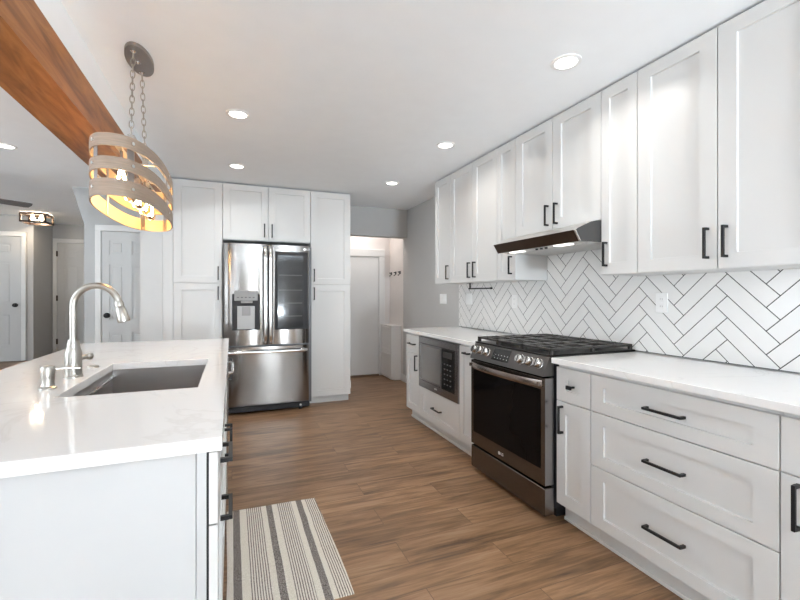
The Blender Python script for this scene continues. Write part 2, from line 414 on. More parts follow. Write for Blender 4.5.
def window(i, F, u0, u1, z0, z1, bars):  # invented windows out of view; their bars break up the fridge reflection
    mb = MB(); w = 0.05
    for a, b, c, d in ((u0, u1, z0, z0 + w), (u0, u1, z1 - w, z1), (u0, u0 + w, z0 + w, z1 - w), (u1 - w, u1, z0 + w, z1 - w)):
        fbox(mb, F, a, b, -0.10, -0.05, c, d)
    for k in range(1, bars + 1):
        u = u0 + (u1 - u0) * k / (bars + 1); fbox(mb, F, u - 0.035, u + 0.035, -0.09, -0.06, z0 + w, z1 - w)
    struct('window_%d' % i, mb, M['trim'])
window(1, FN, 0.88, 1.55, 0.02, 2.3, 2); window(2, FN, -1.8, -0.2, 0.85, 2.25, 1); window(3, FN, -4.6, -2.6, 0.85, 2.25, 2)
window(4, FLf, -0.55, 1.75, 0.7, 2.3, 2); window(5, FLf, 3.45, 5.35, 0.7, 2.3, 1)

# wall behind the fridge with the opening to the mudroom
mb = MB(); mb.box(-0.65, 1.47, 5.5, 5.65, 0, H); mb.box(1.47, XW, 5.5, 5.65, 2.065, H)
struct('wall_back', mb, M['wall'])
sbox('wall_stub', M['wallwhite'], -0.847, -0.652, 4.83, 6.14, 0, HL, label='white wall end beside the tall cabinets')
sbox('baseboard_jamb', M['trim'], 1.47, 1.485, 5.49, 5.66, 0, 0.10)
# mudroom
sbox('wall_hall_end', M['hall'], 0.9, 2.43, 6.2, 6.32, 0, H)
sbox('wall_hall_right', M['hall'], XW - 0.004, XW, 5.65, 6.2, 0, H)
sbox('wall_hall_left', M['hall'], 0.9, 1.0, 5.65, 6.2, 0, H)
mb = MB(); mb.box(XW - 0.015, XW, 4.0, 5.72, 0, 0.10, 0.003); struct('baseboard_right', mb, M['trim'])

# living room walls
mb = MB()
mb.prism([(-1.663, 0), (-0.84, 0), (-0.84, HL), (-1.785, HL), (-1.663, 2.115)], lambda p, q, t: (p, t, q), 6.14, 6.26)
struct('wall_closet', mb, mat('pale_grey_wall_paint', (0.47, 0.48, 0.48), 0.8, noise=0.012))
sbox('wall_closet_side', M['wall'], -1.663, -1.56, 6.26, 9.5, 0, HL)
sbox('wall_entry', M['wall'], -6.0, -3.05, 8.7, 8.82, 0.17, HL)
sbox('wall_entry_side', M['wall'], -3.17, -3.05, 8.82, 9.5, 0.17, HL)
sbox('wall_entry_back', M['wall'], -3.17, -1.56, 9.5, 9.62, 0.17, HL)

# header with wood cladding
sbox('beam_header', M['ceil'], -0.842, -0.652, -4.6, 4.83, 2.28, HL)
mb = MB(); Y0, Y1 = -4.6, 4.83
mb.box(-0.862, -0.643, Y0, Y1, 2.086, 2.106); mb.box(-0.663, -0.643, Y0, Y1, 2.106, 2.28); mb.box(-0.862, -0.842, Y0, Y1, 2.106, 2.28)
struct('beam_cladding', mb, M['beam'], 'reddish brown stained wood cladding under the white header')

# interior doors
def six_panel(F, u0, u1, z0, z1):
    mb = MB(); w = u1 - u0; h = z1 - z0
    st = 0.115 * w / 0.8; mid = st
    fbox(mb, F, u0, u1, 0, 0.022, z0, z1)
    rows = [(0.115, 0.385), (0.46, 0.80), (0.86, 0.945)]
    zs = [z0] + [z0 + h * r for rr in rows for r in rr] + [z1]
    for i in range(0, 8, 2): fbox(mb, F, u0, u1, 0.022, 0.032, zs[i], zs[i + 1])
    cs = [(u0, u0 + st), ((u0 + u1) / 2 - mid / 2, (u0 + u1) / 2 + mid / 2), (u1 - st, u1)]
    for a, b in rows:
        for c, d in cs: fbox(mb, F, c, d, 0.022, 0.032, z0 + h * a, z0 + h * b)
        for (c, d), (e, f) in zip(cs, cs[1:]):
            fbox(mb, F, d + 0.03, e - 0.03, 0.022, 0.030, z0 + h * a + 0.03, z0 + h * b - 0.03, 0.004)
    return mb
def interior_door(i, F, u0, u1, z0, z1, label, knob=None, hinge=None, flat=False, cw=0.065):
    mb = MB().box(0, 0, 0, 0, 0, 0) if False else (fbox(MB(), F, u0, u1, 0, 0.03, z0, z1, 0.002) if flat else six_panel(F, u0, u1, z0, z1))
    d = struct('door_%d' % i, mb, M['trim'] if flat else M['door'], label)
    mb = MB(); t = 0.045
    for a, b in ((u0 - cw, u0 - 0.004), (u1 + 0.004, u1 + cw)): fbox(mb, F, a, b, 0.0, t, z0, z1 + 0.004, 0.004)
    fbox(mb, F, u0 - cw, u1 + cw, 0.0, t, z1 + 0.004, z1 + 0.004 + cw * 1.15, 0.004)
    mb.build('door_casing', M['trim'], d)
    if knob:
        c = Vector(F(knob[0], 0.03, knob[1])); n = (Vector(F(knob[0], 1, knob[1])) - Vector(F(knob[0], 0, knob[1]))).to_track_quat('Z', 'Y').to_matrix().to_4x4()
        n.translation = c
        MB().lathe([(0.033, 0), (0.033, 0.008), (0.012, 0.012), (0.012, 0.03), (0.027, 0.036), (0.030, 0.050), (0.022, 0.062), (0, 0.064)], n, 20).build('knob', M['black'], d, 'round black door knob')
    if hinge is not None:
        for z in (z0 + 0.22, (z0 + z1) / 2, z1 - 0.2):
            fbox(MB(), F, hinge - 0.012, hinge + 0.012, 0.02, 0.05, z - 0.05, z + 0.05, 0.003).build('hinge', M['bronze'], d, 'dark metal hinge')
    return d
interior_door(1, face_S(8.7), -4.05, -3.20, 0.18, 2.20, 'white six-panel entry door at far left with black knob', (-3.27, 1.085))
interior_door(2, face_S(9.5), -2.972, -2.17, 0.18, 2.205, 'white six-panel door with dark hinges in the entry recess', None, -2.972)
interior_door(3, face_S(6.14), -1.478, -0.92, 0.01, 2.03, 'white six-panel closet door behind the faucet', (-1.42, 1.0))
interior_door(4, face_S(6.2), 1.35, 2.11, 0.03, 1.835, 'flat white door at the end of the mudroom', None, flat=True, cw=0.10)
sbox('threshold_hall', mat('threshold_wood', (0.17, 0.12, 0.085), 0.5, noise=0.1), 1.35, 2.11, 6.15, 6.2, 0.0, 0.028)

# ------------------------------------------------------------ backsplash of herringbone tile
def clip(poly, ax, v, keep_less):
    out = []
    for i in range(len(poly)):
        a, b = poly[i - 1], poly[i]
        ia = (a[ax] <= v) == keep_less or a[ax] == v; ib = (b[ax] <= v) == keep_less or b[ax] == v
        if ia != ib:
            t = (v - a[ax]) / (b[ax] - a[ax]); out.append((a[0] + (b[0] - a[0]) * t, a[1] + (b[1] - a[1]) * t))
        if ib: out.append(b)
    return out
bs = thing('tile_backsplash', 'white herringbone tile backsplash with dark grout behind the range', 'backsplash', (TX, 2.0, 0.906))
RECTS = [(-0.10, 4.022, 0.908, 1.365), (1.843, 2.635, 1.365, 1.70)]
mb = MB()
for y0, y1, z0, z1 in RECTS: mb.box(TX + 0.0012, XW - 0.0005, y0, y1, z0, z1)
mb.build('grout_bed', M['grout'], bs, 'dark grey grout')
mb = MB(); W = 0.0774; g = 0.0023 / W
Y0, Z0 = 2.437, 1.3558
def to_wall(p, q): return (Y0 - W * (p - q) / math.sqrt(2), Z0 + W * (p + q) / math.sqrt(2))
for j in range(-60, 60):
    for m_ in range(-6, 7):
        for (a, b, c, d) in ((j + 8 * m_, j, 4, 1), (j, j + 1 + 8 * m_, 1, 4)):
            poly = [to_wall(p, q) for p, q in ((a + g, b + g), (a + c - g, b + g), (a + c - g, b + d - g), (a + g, b + d - g))]
            for y0, y1, z0, z1 in RECTS:
                pl = poly
                for ax, v, kl in ((0, y0 + 0.002, False), (0, y1 - 0.002, True), (1, z0 + (0.003 if z0 < 1 else 0), False), (1, z1, True)):
                    if pl: pl = clip(pl, ax, v, kl)
                if len(pl) >= 3:
                    mb.prism(pl, lambda p, q, t: (t, p, q), TX, TX + 0.0015)
mb.build('tile_field', M['tile'], bs, smooth=False)

# ------------------------------------------------------------ ceiling lights
def downlight(x, y, z, label):
    t = thing('recessed_downlight', label, 'ceiling light', (x, y, z), 'recessed ceiling lights')
    q = Matrix.Translation((x, y, z)) @ Matrix.Rotation(PI, 4, 'X')
    MB().lathe([(0.055, 0.0), (0.076, 0.0), (0.076, 0.004), (0.058, 0.007), (0.055, 0.003)], q, 32).build('trim_ring', M['white'], t)
    MB().lathe([(0, 0.001), (0.056, 0.001), (0.054, 0.004), (0, 0.005)], q, 32).build('lens', M['lens'], t)
    d = bpy.data.lights.new('downlight_lamp', 'AREA'); d.shape = 'DISK'; d.size = 0.12; d.energy = DOWN_W; d.spread = math.radians(150); d.color = (1.0, 0.975, 0.94)
    o = bpy.data.objects.new('downlight_lamp', d); C.objects.link(o); o.parent = t; o.location = (0, 0, -0.012)
    return t
downlight(1.604, 1.698, H, 'recessed ceiling light nearest the camera, above the drawers')
downlight(1.592, 2.998, H, 'recessed ceiling light above the range side, middle of its row')
downlight(1.598, 4.228, H, 'recessed ceiling light near the grey header by the mudroom')
downlight(0.037, 2.997, H, 'recessed ceiling light on the island side, nearer of the two')
downlight(0.043, 4.208, H, 'recessed ceiling light just in front of the cabinets over the fridge')
downlight(-1.83, 4.68, HL, 'recessed living room ceiling light left of the wood beam')

# ------------------------------------------------------------ cabinets
XB = 1.665     # face of the base doors
XC = XB + 0.02
def base_unit(y0, y1, label, group='base cabinets along the tiled wall'):
    t = thing('base_cabinet', label, 'cabinet', (XC, (y0 + y1) / 2, 0), group)
    mb = MB(); mb.box(XC, TX + 0.008, y0 + 0.0008, y1 - 0.0008, 0.105, 0.8745)
    mb.build('carcass', M['cab'], t)
    mb = MB(); mb.box(1.73, 1.75, y0 + 0.0008, y1 - 0.0008, 0, 0.105); mb.box(1.718, 1.73, y0 + 0.0008, y1 - 0.0008, 0, 0.018, 0.003)
    mb.build('toe_kick', M['cab'], t)
    return t
FB = face_W(XC)
def drawer(t, F, u0, u1, z0, z1, ln=0.17, st=0.075, ra=0.057, hz=None):
    d = shaker(F, u0, u1, z0, z1, st=st, ra=ra).build('drawer', M['cab'], t)
    if ln: handle(F, (u0 + u1) / 2, hz or (z0 + z1) / 2, ln, False, d)
    return d
def door(t, F, u0, u1, z0, z1, hu, hz, ln=0.145, st=0.065, ra=0.065):
    d = shaker(F, u0, u1, z0, z1, st=st, ra=ra).build('door', M['cab'], t)
    if hu is not None: handle(F, hu, hz, ln, True, d)
    return d
G1, G2, ZB, ZT = 0.672, 0.404, 0.105, 0.857
t = base_unit(1.597, 1.836, 'narrow white base cabinet right of the range, small drawer over door')
d = shaker(FB, 1.597, 1.836, G1, ZT, st=0.075, ra=0.058).build('drawer', M['cab'], t)
mb = MB(); fbox(mb, FB, 1.700, 1.732, 0.042, 0.054, 0.753, 0.773, 0.001); fbox(mb, FB, 1.710, 1.722, 0.012, 0.043, 0.758, 0.768)
mb.build('knob', M['black'], d, 'short black square pull')
door(t, FB, 1.597, 1.836, ZB, G1, 1.788, 0.575, 0.15)
t = base_unit(0.815, 1.597, 'wide white base cabinet with three drawers, right of the narrow cabinet')
for z0, z1 in ((G1, ZT), (G2, G1), (ZB, G2)): drawer(t, FB, 0.815, 1.597, z0, z1)
t = base_unit(-0.10, 0.815, 'white base cabinet at the right picture edge with an upright black handle')
drawer(t, FB, -0.10, 0.815, G1, ZT)
door(t, FB, 0.357, 0.815, ZB, G1, 0.765, 0.58); door(t, FB, -0.10, 0.357, ZB, G1, -0.05, 0.58)
t = base_unit(3.658, 3.985, 'narrow white end base cabinet left of the microwave, drawer over door')
drawer(t, FB, 3.658, 3.985, 0.678, ZT, 0.15, st=0.065); door(t, FB, 3.658, 3.985, ZB, 0.678, 3.712, 0.59, 0.15)
t = thing('base_cabinet', 'white base cabinet holding the built-in microwave above one drawer', 'cabinet', (XC, 3.28, 0), 'base cabinets along the tiled wall')
mb = MB()
mb.box(XC, TX + 0.008, 2.906, 2.93, 0.105, 0.8745); mb.box(XC, TX + 0.008, 3.63, 3.657, 0.105, 0.8745)
mb.box(XC, TX + 0.008, 2.93, 3.63, 0.105, 0.395); mb.box(XC + 0.52, TX + 0.008, 2.93, 3.63, 0.395, 0.8745); mb.box(XC, XC + 0.52, 2.93, 3.63, 0.855, 0.8745)
mb.build('carcass', M['cab'], t)
mb = MB(); mb.box(1.73, 1.75, 2.906, 3.657, 0, 0.105); mb.box(1.718, 1.73, 2.906, 3.657, 0, 0.018, 0.003); mb.build('toe_kick', M['cab'], t)
drawer(t, FB, 2.905, 3.658, ZB, 0.386, 0.16)
t = base_unit(2.625, 2.904, 'narrow white base cabinet between the microwave and the range')
d = shaker(FB, 2.625, 2.904, ZB, ZT, st=0.06, ra=0.065).build('door', M['cab'], t)
mb = MB(); fbox(mb, FB, 2.735, 2.815, 0.042, 0.054, 0.80, 0.812, 0.001)
for u in (2.735, 2.803): fbox(mb, FB, u, u + 0.012, 0.02, 0.043, 0.80, 0.812)
mb.build('handle', M['black'], d, 'black square bar handle')

# built-in microwave
t = thing('microwave', 'dark built-in microwave in the base cabinet left of the range', 'microwave', (XC, 3.28, 0.40))
mb = MB(); mb.box(XC + 0.002, XC + 0.45, 2.96, 3.60, 0.41, 0.845); mb.build('body', M['dark'], t)
F = face_W(XC); mb = MB()
fbox(mb, F, 2.908, 3.655, 0.002, 0.030, 0.388, 0.455, 0.002); fbox(mb, F, 2.908, 3.655, 0.002, 0.030, 0.80, 0.861, 0.002)
fbox(mb, F, 2.908, 2.965, 0.002, 0.030, 0.455, 0.80); fbox(mb, F, 3.60, 3.655, 0.002, 0.030, 0.455, 0.80)
mb.build('trim_frame', M['blacksteel2'], t, 'dark stainless trim frame')
mb = MB(); fbox(mb, F, 3.185, 3.598, 0.002, 0.036, 0.457, 0.798, 0.003); dd = mb.build('oven_door', M['blacksteel2'], t)
mb = MB(); fbox(mb, F, 3.20, 3.585, 0.036, 0.038, 0.475, 0.782); mb.build('window', M['mwglass'], dd, 'grey door window')
mb = MB(); fbox(mb, F, 2.967, 3.183, 0.002, 0.035, 0.457, 0.798, 0.002); pp = mb.build('control_panel', M['mwpanel'], t, 'black control panel')
mb = MB(); fbox(mb, F, 2.995, 3.155, 0.035, 0.0362, 0.725, 0.775); mb.build('display', M['mwdisp'], pp)
for r in range(5):
    for c in range(3):
        mb = MB(); u = 3.01 + c * 0.05; z = 0.50 + r * 0.042
        fbox(mb, F, u, u + 0.022, 0.035, 0.0365, z, z + 0.009); mb.build('button', M['mwbutton'], pp)
logo((XC - 0.0305, 3.31, 0.425), (0, -1, 0), (0, 0, 1), 0.016, t)

# worktops
def slab(name, label, x0, x1, y0, y1, z0=0.875, z1=0.905):
    o = MB().box(x0, x1, y0, y1, z0, z1, 0.002).build(name, M['quartz']); return tag(o, label, 'worktop', 'white quartz worktops')
slab('worktop', 'white quartz worktop left of the range, above the microwave', 1.635, TX + 0.0005, 2.623, 4.005)
slab('worktop', 'white quartz worktop right of the range, above the drawers', 1.635, TX + 0.0005, -0.10, 1.842)

# wall cabinets
XU = 2.02; FU = face_W(XU); UB, UT = 1.366, 2.443
def wall_unit(y0, y1, z0, label):
    t = thing('wall_cabinet', label, 'cabinet', (XU, (y0 + y1) / 2, z0), 'wall cabinets above the backsplash')
    MB().box(XU, XW - 0.001, y0 + 0.0008, y1 - 0.0008, z0, UT).build('carcass', M['cab'], t)
    return t
HZ = 1.484
t = wall_unit(3.66, 4.0, UB, 'white wall cabinet with one door at the far end of its row')
door(t, FU, 3.66, 4.0, UB, UT, 3.705, 1.475, 0.14, st=0.06)
t = wall_unit(2.877, 3.66, UB, 'white two-door wall cabinet left of the range hood, second from the far end')
door(t, FU, 3.25, 3.66, UB, UT, 3.295, 1.475, 0.14); door(t, FU, 2.877, 3.25, UB, UT, 3.205, 1.475, 0.14)
t = wall_unit(2.637, 2.877, UB, 'narrow one-door white wall cabinet just left of the range hood')
door(t, FU, 2.637, 2.877, UB, UT, 2.685, 1.48, 0.14, st=0.055)
t = wall_unit(1.841, 2.637, 1.69, 'short white two-door wall cabinet directly over the range hood')
door(t, FU, 2.241, 2.637, 1.69, UT, 2.283, 1.79, 0.14, st=0.075); door(t, FU, 1.841, 2.241, 1.69, UT, 2.197, 1.79, 0.14, st=0.075)
t = wall_unit(1.606, 1.841, UB, 'narrow one-door white wall cabinet just right of the range hood')
door(t, FU, 1.606, 1.841, UB, UT, 1.80, HZ, 0.14, st=0.055)
t = wall_unit(0.81, 1.606, UB, 'large two-door white wall cabinet at the upper right corner')
door(t, FU, 1.208, 1.606, UB, UT, 1.247, HZ, 0.14, st=0.075); door(t, FU, 0.81, 1.208, UB, UT, 1.169, HZ, 0.14, st=0.075)

# tall cabinets round the fridge
YT = 4.85; FT = face_S(YT)
def tall_unit(x0, x1, z0, label, toe=True, name='pantry_cabinet'):
    t = thing(name, label, 'cabinet', ((x0 + x1) / 2, YT, z0 if not toe else 0), 'tall cabinets round the fridge')
    MB().box(x0 + 0.0008, x1 - 0.0008, YT, 5.498, z0, 2.443).build('carcass', M['cab'], t)
    if toe: MB().box(x0 + 0.0008, x1 - 0.012, 4.885, 4.905, 0, z0).build('toe_kick', M['cab'], t)
    return t
t = tall_unit(-0.558, -0.093, 0.08, 'tall white pantry cabinet left of the fridge')
MB().box(-0.6515, -0.5595, 4.835, 4.86, 0, 2.443).build('filler_strip', M['cab'], t)
door(t, FT, -0.558, -0.093, 1.375, 2.441, -0.135, 1.48, 0.145, st=0.075, ra=0.07); door(t, FT, -0.558, -0.093, 0.08, 1.375, -0.135, 1.27, 0.145, st=0.075, ra=0.07)
t = tall_unit(-0.092, 0.832, 1.84, 'white two-door cabinet over the stainless fridge', False, 'fridge_top_cabinet')
door(t, FT, -0.092, 0.370, 1.845, 2.441, 0.330, 1.955, 0.145, st=0.07); door(t, FT, 0.370, 0.832, 1.845, 2.441, 0.410, 1.955, 0.145, st=0.07)
t = tall_unit(0.833, 1.302, 0.08, 'tall white pantry cabinet right of the fridge')
door(t, FT, 0.833, 1.302, 1.368, 2.441, 0.872, 1.475, 0.145, st=0.075, ra=0.07); door(t, FT, 0.833, 1.302, 0.08, 1.368, 0.872, 1.265, 0.145, st=0.075, ra=0.07)

# ------------------------------------------------------------ refrigerator
t = thing('refrigerator', 'stainless french-door refrigerator with water dispenser between the pantry cabinets', 'refrigerator', (0.36, 4.72, 0))
X0, X1, XM, YF = -0.083, 0.784, 0.353, 4.66
MB().box(-0.088, 0.826, 4.735, 5.46, 0.06, 1.785).build('body', mat('fridge_side_grey', (0.12, 0.12, 0.125), 0.45, metal=0.5, noise=0.04), t)
MB().box(-0.06, 0.80, 4.70, 5.40, 0.018, 0.075, 0.004).build('base_grille', M['dark'], t, 'black base grille')
for x in (-0.045, 0.70):
    MB().cyl((x, 4.715, 0), (x, 4.715, 0.03), 0.02).build('foot', M['dark'], t)
    MB().cyl((x, 4.697, 0.045), (x, 4.69, 0.045), 0.012).build('leveling_cap', M['lightgrey'], t, 'pale round cap')
def bowed(x0, x1, yf, yb, z0, z1, bow, n=14, notch=None):
    """door skin: front bows towards the room"""
    mb = MB(); pts = [(x1, yb), (x0, yb)]
    for i in range(n + 1):
        s = i / n; e = 2 * s - 1
        pts.append((x0 + (x1 - x0) * s, yf - bow * (1 - abs(e) ** 2.6) + (0.004 if i in (0, n) else 0)))
    mb.prism(pts, lambda p, q, tt: (p, q, tt), z0, z1); return mb
ZG, ZTOP, ZBOT = 0.713, 1.785, 0.095
dl = bowed(X0, XM - 0.004, YF, 4.735, ZG + 0.012, ZTOP, 0.012).build('door', M['steelY'], t, 'left door with dispenser')
dr = bowed(XM + 0.004, X1, YF, 4.735, ZG + 0.012, ZTOP, 0.012).build('door', M['steelY'], t, 'right door with dark glass panel')
fz = bowed(X0, X1, YF, 4.735, ZBOT, ZG - 0.008, 0.012, 20).build('freezer_drawer', M['steelY'], t)
# dispenser
yd = YF - 0.0125
mb = MB(); mb.box(0.0, 0.272, yd - 0.004, yd + 0.004, 0.885, 1.262, 0.003); mb.build('dispenser_recess', M['dark'], dl, 'black dispenser recess')
mb = MB(); mb.box(0.022, 0.250, yd - 0.014, yd - 0.003, 1.19, 1.295, 0.004); dp = mb.build('dispenser_panel', M['grey'], dl, 'grey control panel')
for k in range(5): MB().box(0.048 + k * 0.038, 0.066 + k * 0.038, yd - 0.0148, yd - 0.0138, 1.222, 1.228).build('button', M['dark'], dp)
MB().box(0.085, 0.20, yd - 0.022, yd - 0.003, 1.165, 1.19, 0.004).build('spout', M['grey'], dl)
mb = MB(); mb.box(0.050, 0.222, yd - 0.012, yd - 0.003, 0.895, 1.135, 0.003); pd = mb.build('paddle', mat('paddle_grey', (0.36, 0.355, 0.35), 0.35, noise=0.03), dl, 'pale dispenser paddle')
mb = MB(); mb.box(0.095, 0.177, yd - 0.015, yd - 0.011, 1.035, 1.130, 0.002); mb.build('lever', M['grey'], pd)
# glass panel
MB().box(0.425, 0.772, yd - 0.003, yd + 0.006, 0.88, 1.715, 0.003).build('glass_panel', M['dark'], dr, 'black framed glass panel')
mb = MB(); mb.box(0.455, 0.72, yd - 0.0045, yd - 0.0025, 0.90, 1.675); mb.build('glass', M['doorglass'], dr, 'dark see-through glass')
logo((0.736, yd - 0.001, 1.748), (1, 0, 0), (0, 0, 1), 0.026, dr)
def vbar(x, dd):
    mb = MB(); z0, z1 = 0.74, 1.76; pts = []; rad = []
    for i in range(25):
        s = i / 24; k = min(1, min(s, 1 - s) / 0.10)
        pts.append((x, YF - 0.008 - 0.05 * math.sin(k * PI / 2), z0 + (z1 - z0) * s)); rad.append(0.019)
    mb.tube(pts, 0.019, 14, radii=rad); mb.build('handle', M['steelrim'], dd, 'polished upright bar handle')
vbar(XM - 0.026, dl); vbar(XM + 0.026, dr)
for z in (1.02, 1.16, 1.30, 1.46): MB().box(0.465, 0.71, yd - 0.0049, yd - 0.0044, z, z + 0.006).build('shelf_line', M['mwbutton'], dr)
mb = MB(); pts = []
for i in range(29):
    s = i / 28; k = min(1, min(s, 1 - s) / 0.07)
    pts.append((X0 + 0.03 + (X1 - X0 - 0.06) * s, YF - 0.008 - 0.052 * math.sin(k * PI / 2), 0.655))
mb.tube(pts, 0.017, 14); mb.build('handle', M['steelrim'], fz, 'polished horizontal bar handle')

# ------------------------------------------------------------ range
RY0, RY1 = 1.851, 2.614
t = thing('gas_range', 'black stainless gas range with cast iron grates under the hood', 'range', (1.95, 2.23, 0))
mb = MB(); mb.box(1.66, 2.29, RY0 + 0.004, RY1 - 0.004, 0.06, 0.90); mb.box(1.70, 2.25, RY0 + 0.02, RY1 - 0.02, 0.0, 0.06)
mb.build('body', mat('range_side_enamel', (0.035, 0.036, 0.042), 0.3, metal=0.4, noise=0.05), t)
def vfront(z0, z1, x, name, parent, m, label=None): return MB().box(x, 1.662, RY0, RY1, z0, z1, 0.004).build(name, m, parent, label)
dw = vfront(0.028, 0.180, 1.597, 'storage_drawer', t, M['blacksteel'])
od = vfront(0.194, 0.790, 1.595, 'oven_door', t, M['blacksteel'])
for zz0, zz1, pr in ((0.030, 0.178, dw), (0.197, 0.787, od)):
    MB().box(1.6, 1.66, RY0 - 0.0012, RY0 - 0.0002, zz0, zz1).build('side_trim', M['blacksteel2'], pr, 'brighter stainless edge')
MB().box(1.592, 1.5955, RY0 + 0.030, RY1 - 0.038, 0.285, 0.725, 0.001).build('glass', M['glassblk'], od, 'black oven window')
# bowed handle band
mb = MB(); n = 24
def hx(s): return 1.588 - 0.046 * (1 - abs(2 * s - 1) ** 3)
for zlo, zhi in ((0.742, 0.775),):
    ring = []
    for i in range(n + 1):
        s = i / n; y = RY0 + 0.012 + (RY1 - RY0 - 0.024) * s; x = hx(s)
        ring.append([mb.bm.verts.new(p) for p in ((x + 0.012, y, zlo), (x + 0.002, y, zlo - 0.003), (x - 0.004, y, (zlo + zhi) / 2), (x + 0.002, y, zhi + 0.003), (x + 0.012, y, zhi))])
    for a, b in zip(ring, ring[1:]):
        for k in range(5): mb._f([a[k], a[(k + 1) % 5], b[(k + 1) % 5], b[k]])
    mb._f(ring[0]); mb._f(ring[-1][::-1])
for y in (RY0 + 0.02, RY1 - 0.03): mb.box(1.57, 1.597, y, y + 0.012, 0.747, 0.770)
mb.build('handle', M['handlesteel'], od, 'wide bowed stainless handle')
logo((1.5945, 2.27, 0.235), (0, -1, 0), (0, 0, 1), 0.021, od)
# slanted control panel
prof = [(1.662, 0.80), (1.588, 0.80), (1.592, 0.815), (1.632, 0.905), (1.662, 0.905)]
mb = MB(); mb.prism(prof, lambda p, q, tt: (p, tt, q), RY0, RY1); M['panelsteel'] = mat('dark_panel_steel', (0.17, 0.162, 0.155), 0.28, metal=1.0, noise=0.04, nscale=4)
cp = mb.build('control_panel', M['panelsteel'], t, 'slanted dark stainless control panel')
a, b = Vector((1.592, 0, 0.815)), Vector((1.632, 0, 0.905)); dirn = (b - a).normalized(); nrm = Vector((-dirn.z, 0, dirn.x))
def panel_pt(y, s, d): p = a + (b - a) * s + nrm * d; return Vector((p.x, y, p.z))
def panel_quad(y0, y1, s0, s1, d, m, name, parent):
    mb = MB(); pts = [panel_pt(y, s, dd) for dd in (-0.001, d) for y, s in ((y0, s0), (y1, s0), (y1, s1), (y0, s1))]
    v = [mb.bm.verts.new(p) for p in pts]
    for q in ((0, 1, 2, 3), (4, 5, 6, 7), (0, 1, 5, 4), (1, 2, 6, 5), (2, 3, 7, 6), (3, 0, 4, 7)): mb._f([v[i] for i in q])
    return mb.build(name, m, parent)
disp = panel_quad(2.185, 2.365, 0.10, 0.92, 0.0012, M['mwpanel'], 'display', cp)
for r_ in range(2):
    for c_ in range(5): panel_quad(2.20 + c_ * 0.032, 2.206 + c_ * 0.032, 0.25 + r_ * 0.22, 0.29 + r_ * 0.22, 0.002, M['lightgrey'], 'button', disp)
q = nrm.to_track_quat('Z', 'Y').to_matrix().to_4x4()
for y in (2.565, 2.495, 2.425, 2.065, 1.985, 1.905):
    m4 = q.copy(); m4.translation = panel_pt(y, 0.5, 0.0)
    mb = MB(); mb.lathe([(0.030, 0), (0.030, 0.006), (0.026, 0.008), (0.025, 0.034), (0.022, 0.038), (0, 0.038)], m4, 24)
    k = mb.build('knob', M['steel'], cp, 'round steel burner knob')
    mb = MB(); mb.box(-0.0025, 0.0025, -0.022, 0.022, 0.0375, 0.0395); mb.bm.transform(m4); mb.build('pointer', M['dark'], k)
# cooktop
mb = MB(); mb.box(1.632, 2.288, RY0 - 0.004, RY1 + 0.004, 0.9055, 0.917, 0.003); ct = mb.build('cooktop', mat('cooktop_steel', (0.035, 0.033, 0.032), 0.3, metal=0.9, noise=0.05), t)
for x, y, r in ((1.78, 2.02, 0.05), (2.12, 2.02, 0.04), (1.78, 2.45, 0.045), (2.12, 2.45, 0.04), (1.95, 2.233, 0.055)):
    bq = Matrix.Translation((x, y, 0.917))
    mb = MB(); mb.lathe([(r * 1.25, 0), (r * 1.2, 0.008), (r, 0.010), (r, 0.018), (r * 0.9, 0.022), (0, 0.022)], bq, 24); mb.build('burner', M['black'], ct, 'round black burner')
w3 = (RY1 - RY0) / 3
for gidx in range(3):
    y0 = RY0 + gidx * w3 + 0.004; y1 = y0 + w3 - 0.008; x0, x1 = 1.648, 2.272; z0, z1 = 0.937, 0.951; b_ = 0.0085
    mb = MB()
    for xx in (x0, x1 - 2 * b_): mb.box(xx, xx + 2 * b_, y0, y1, z0, z1, 0.003)
    for yy in (y0, y1 - 2 * b_): mb.box(x0, x1, yy, yy + 2 * b_, z0, z1, 0.003)
    ym = (y0 + y1) / 2
    mb.box(x0, x1, ym - b_, ym + b_, z0 + 0.001, z1 + 0.002, 0.003)
    for xx in ((x0 * 3 + x1) / 4, (x0 + x1) / 2, (x0 + 3 * x1) / 4): mb.box(xx - b_, xx + b_, y0, y1, z0 + 0.001, z1 + 0.002, 0.003)
    for xx in (x0 + 0.08, x1 - 0.08): mb.box(xx - 0.006, xx + 0.006, y0, ym - 0.03, z0, z1, 0.002); mb.box(xx - 0.006, xx + 0.006, ym + 0.03, y1, z0, z1, 0.002)
    for xx in (x0, x1 - 0.02, (x0 + x1) / 2 - 0.01):
        for yy in (y0, y1 - 0.02): mb.box(xx, xx + 0.02, yy, yy + 0.02, 0.9165, z0 + 0.002, 0.002)
    mb.build('grate', M['iron'], ct, 'cast iron grate')

# range hood
t = thing('range_hood', 'slim under-cabinet range hood with brown steel front lip', 'range hood', (2.05, 2.239, 1.558))
hy0, hy1 = 1.845, 2.633
prof = [(1.84, 1.558), (1.80, 1.619), (1.83, 1.634), (1.88, 1.655), (1.925, 1.674), (1.965, 1.683), (2.00, 1.687), (2.298, 1.687), (2.298, 1.558)]
M['hoodtop'] = mat('hood_stainless', (0.62, 0.60, 0.57), 0.3, metal=1.0, noise=0.04)
hb = MB().prism(prof, lambda p, q_, tt: (p, tt, q_), hy0, hy1).build('canopy', M['hoodtop'], t)
M['lip'] = mat('brown_hood_lip', (0.10, 0.075, 0.060), 0.30, metal=0.9, noise=0.08, nscale=3)
mb = MB(); mb.prism([(1.8385, 1.558), (1.7985, 1.619), (1.8005, 1.6205), (1.8405, 1.5595)], lambda p, q_, tt: (p, tt, q_), hy0 + 0.004, hy1 - 0.0005); mb.build('front_lip', M['lip'], t, 'dark brown front lip')
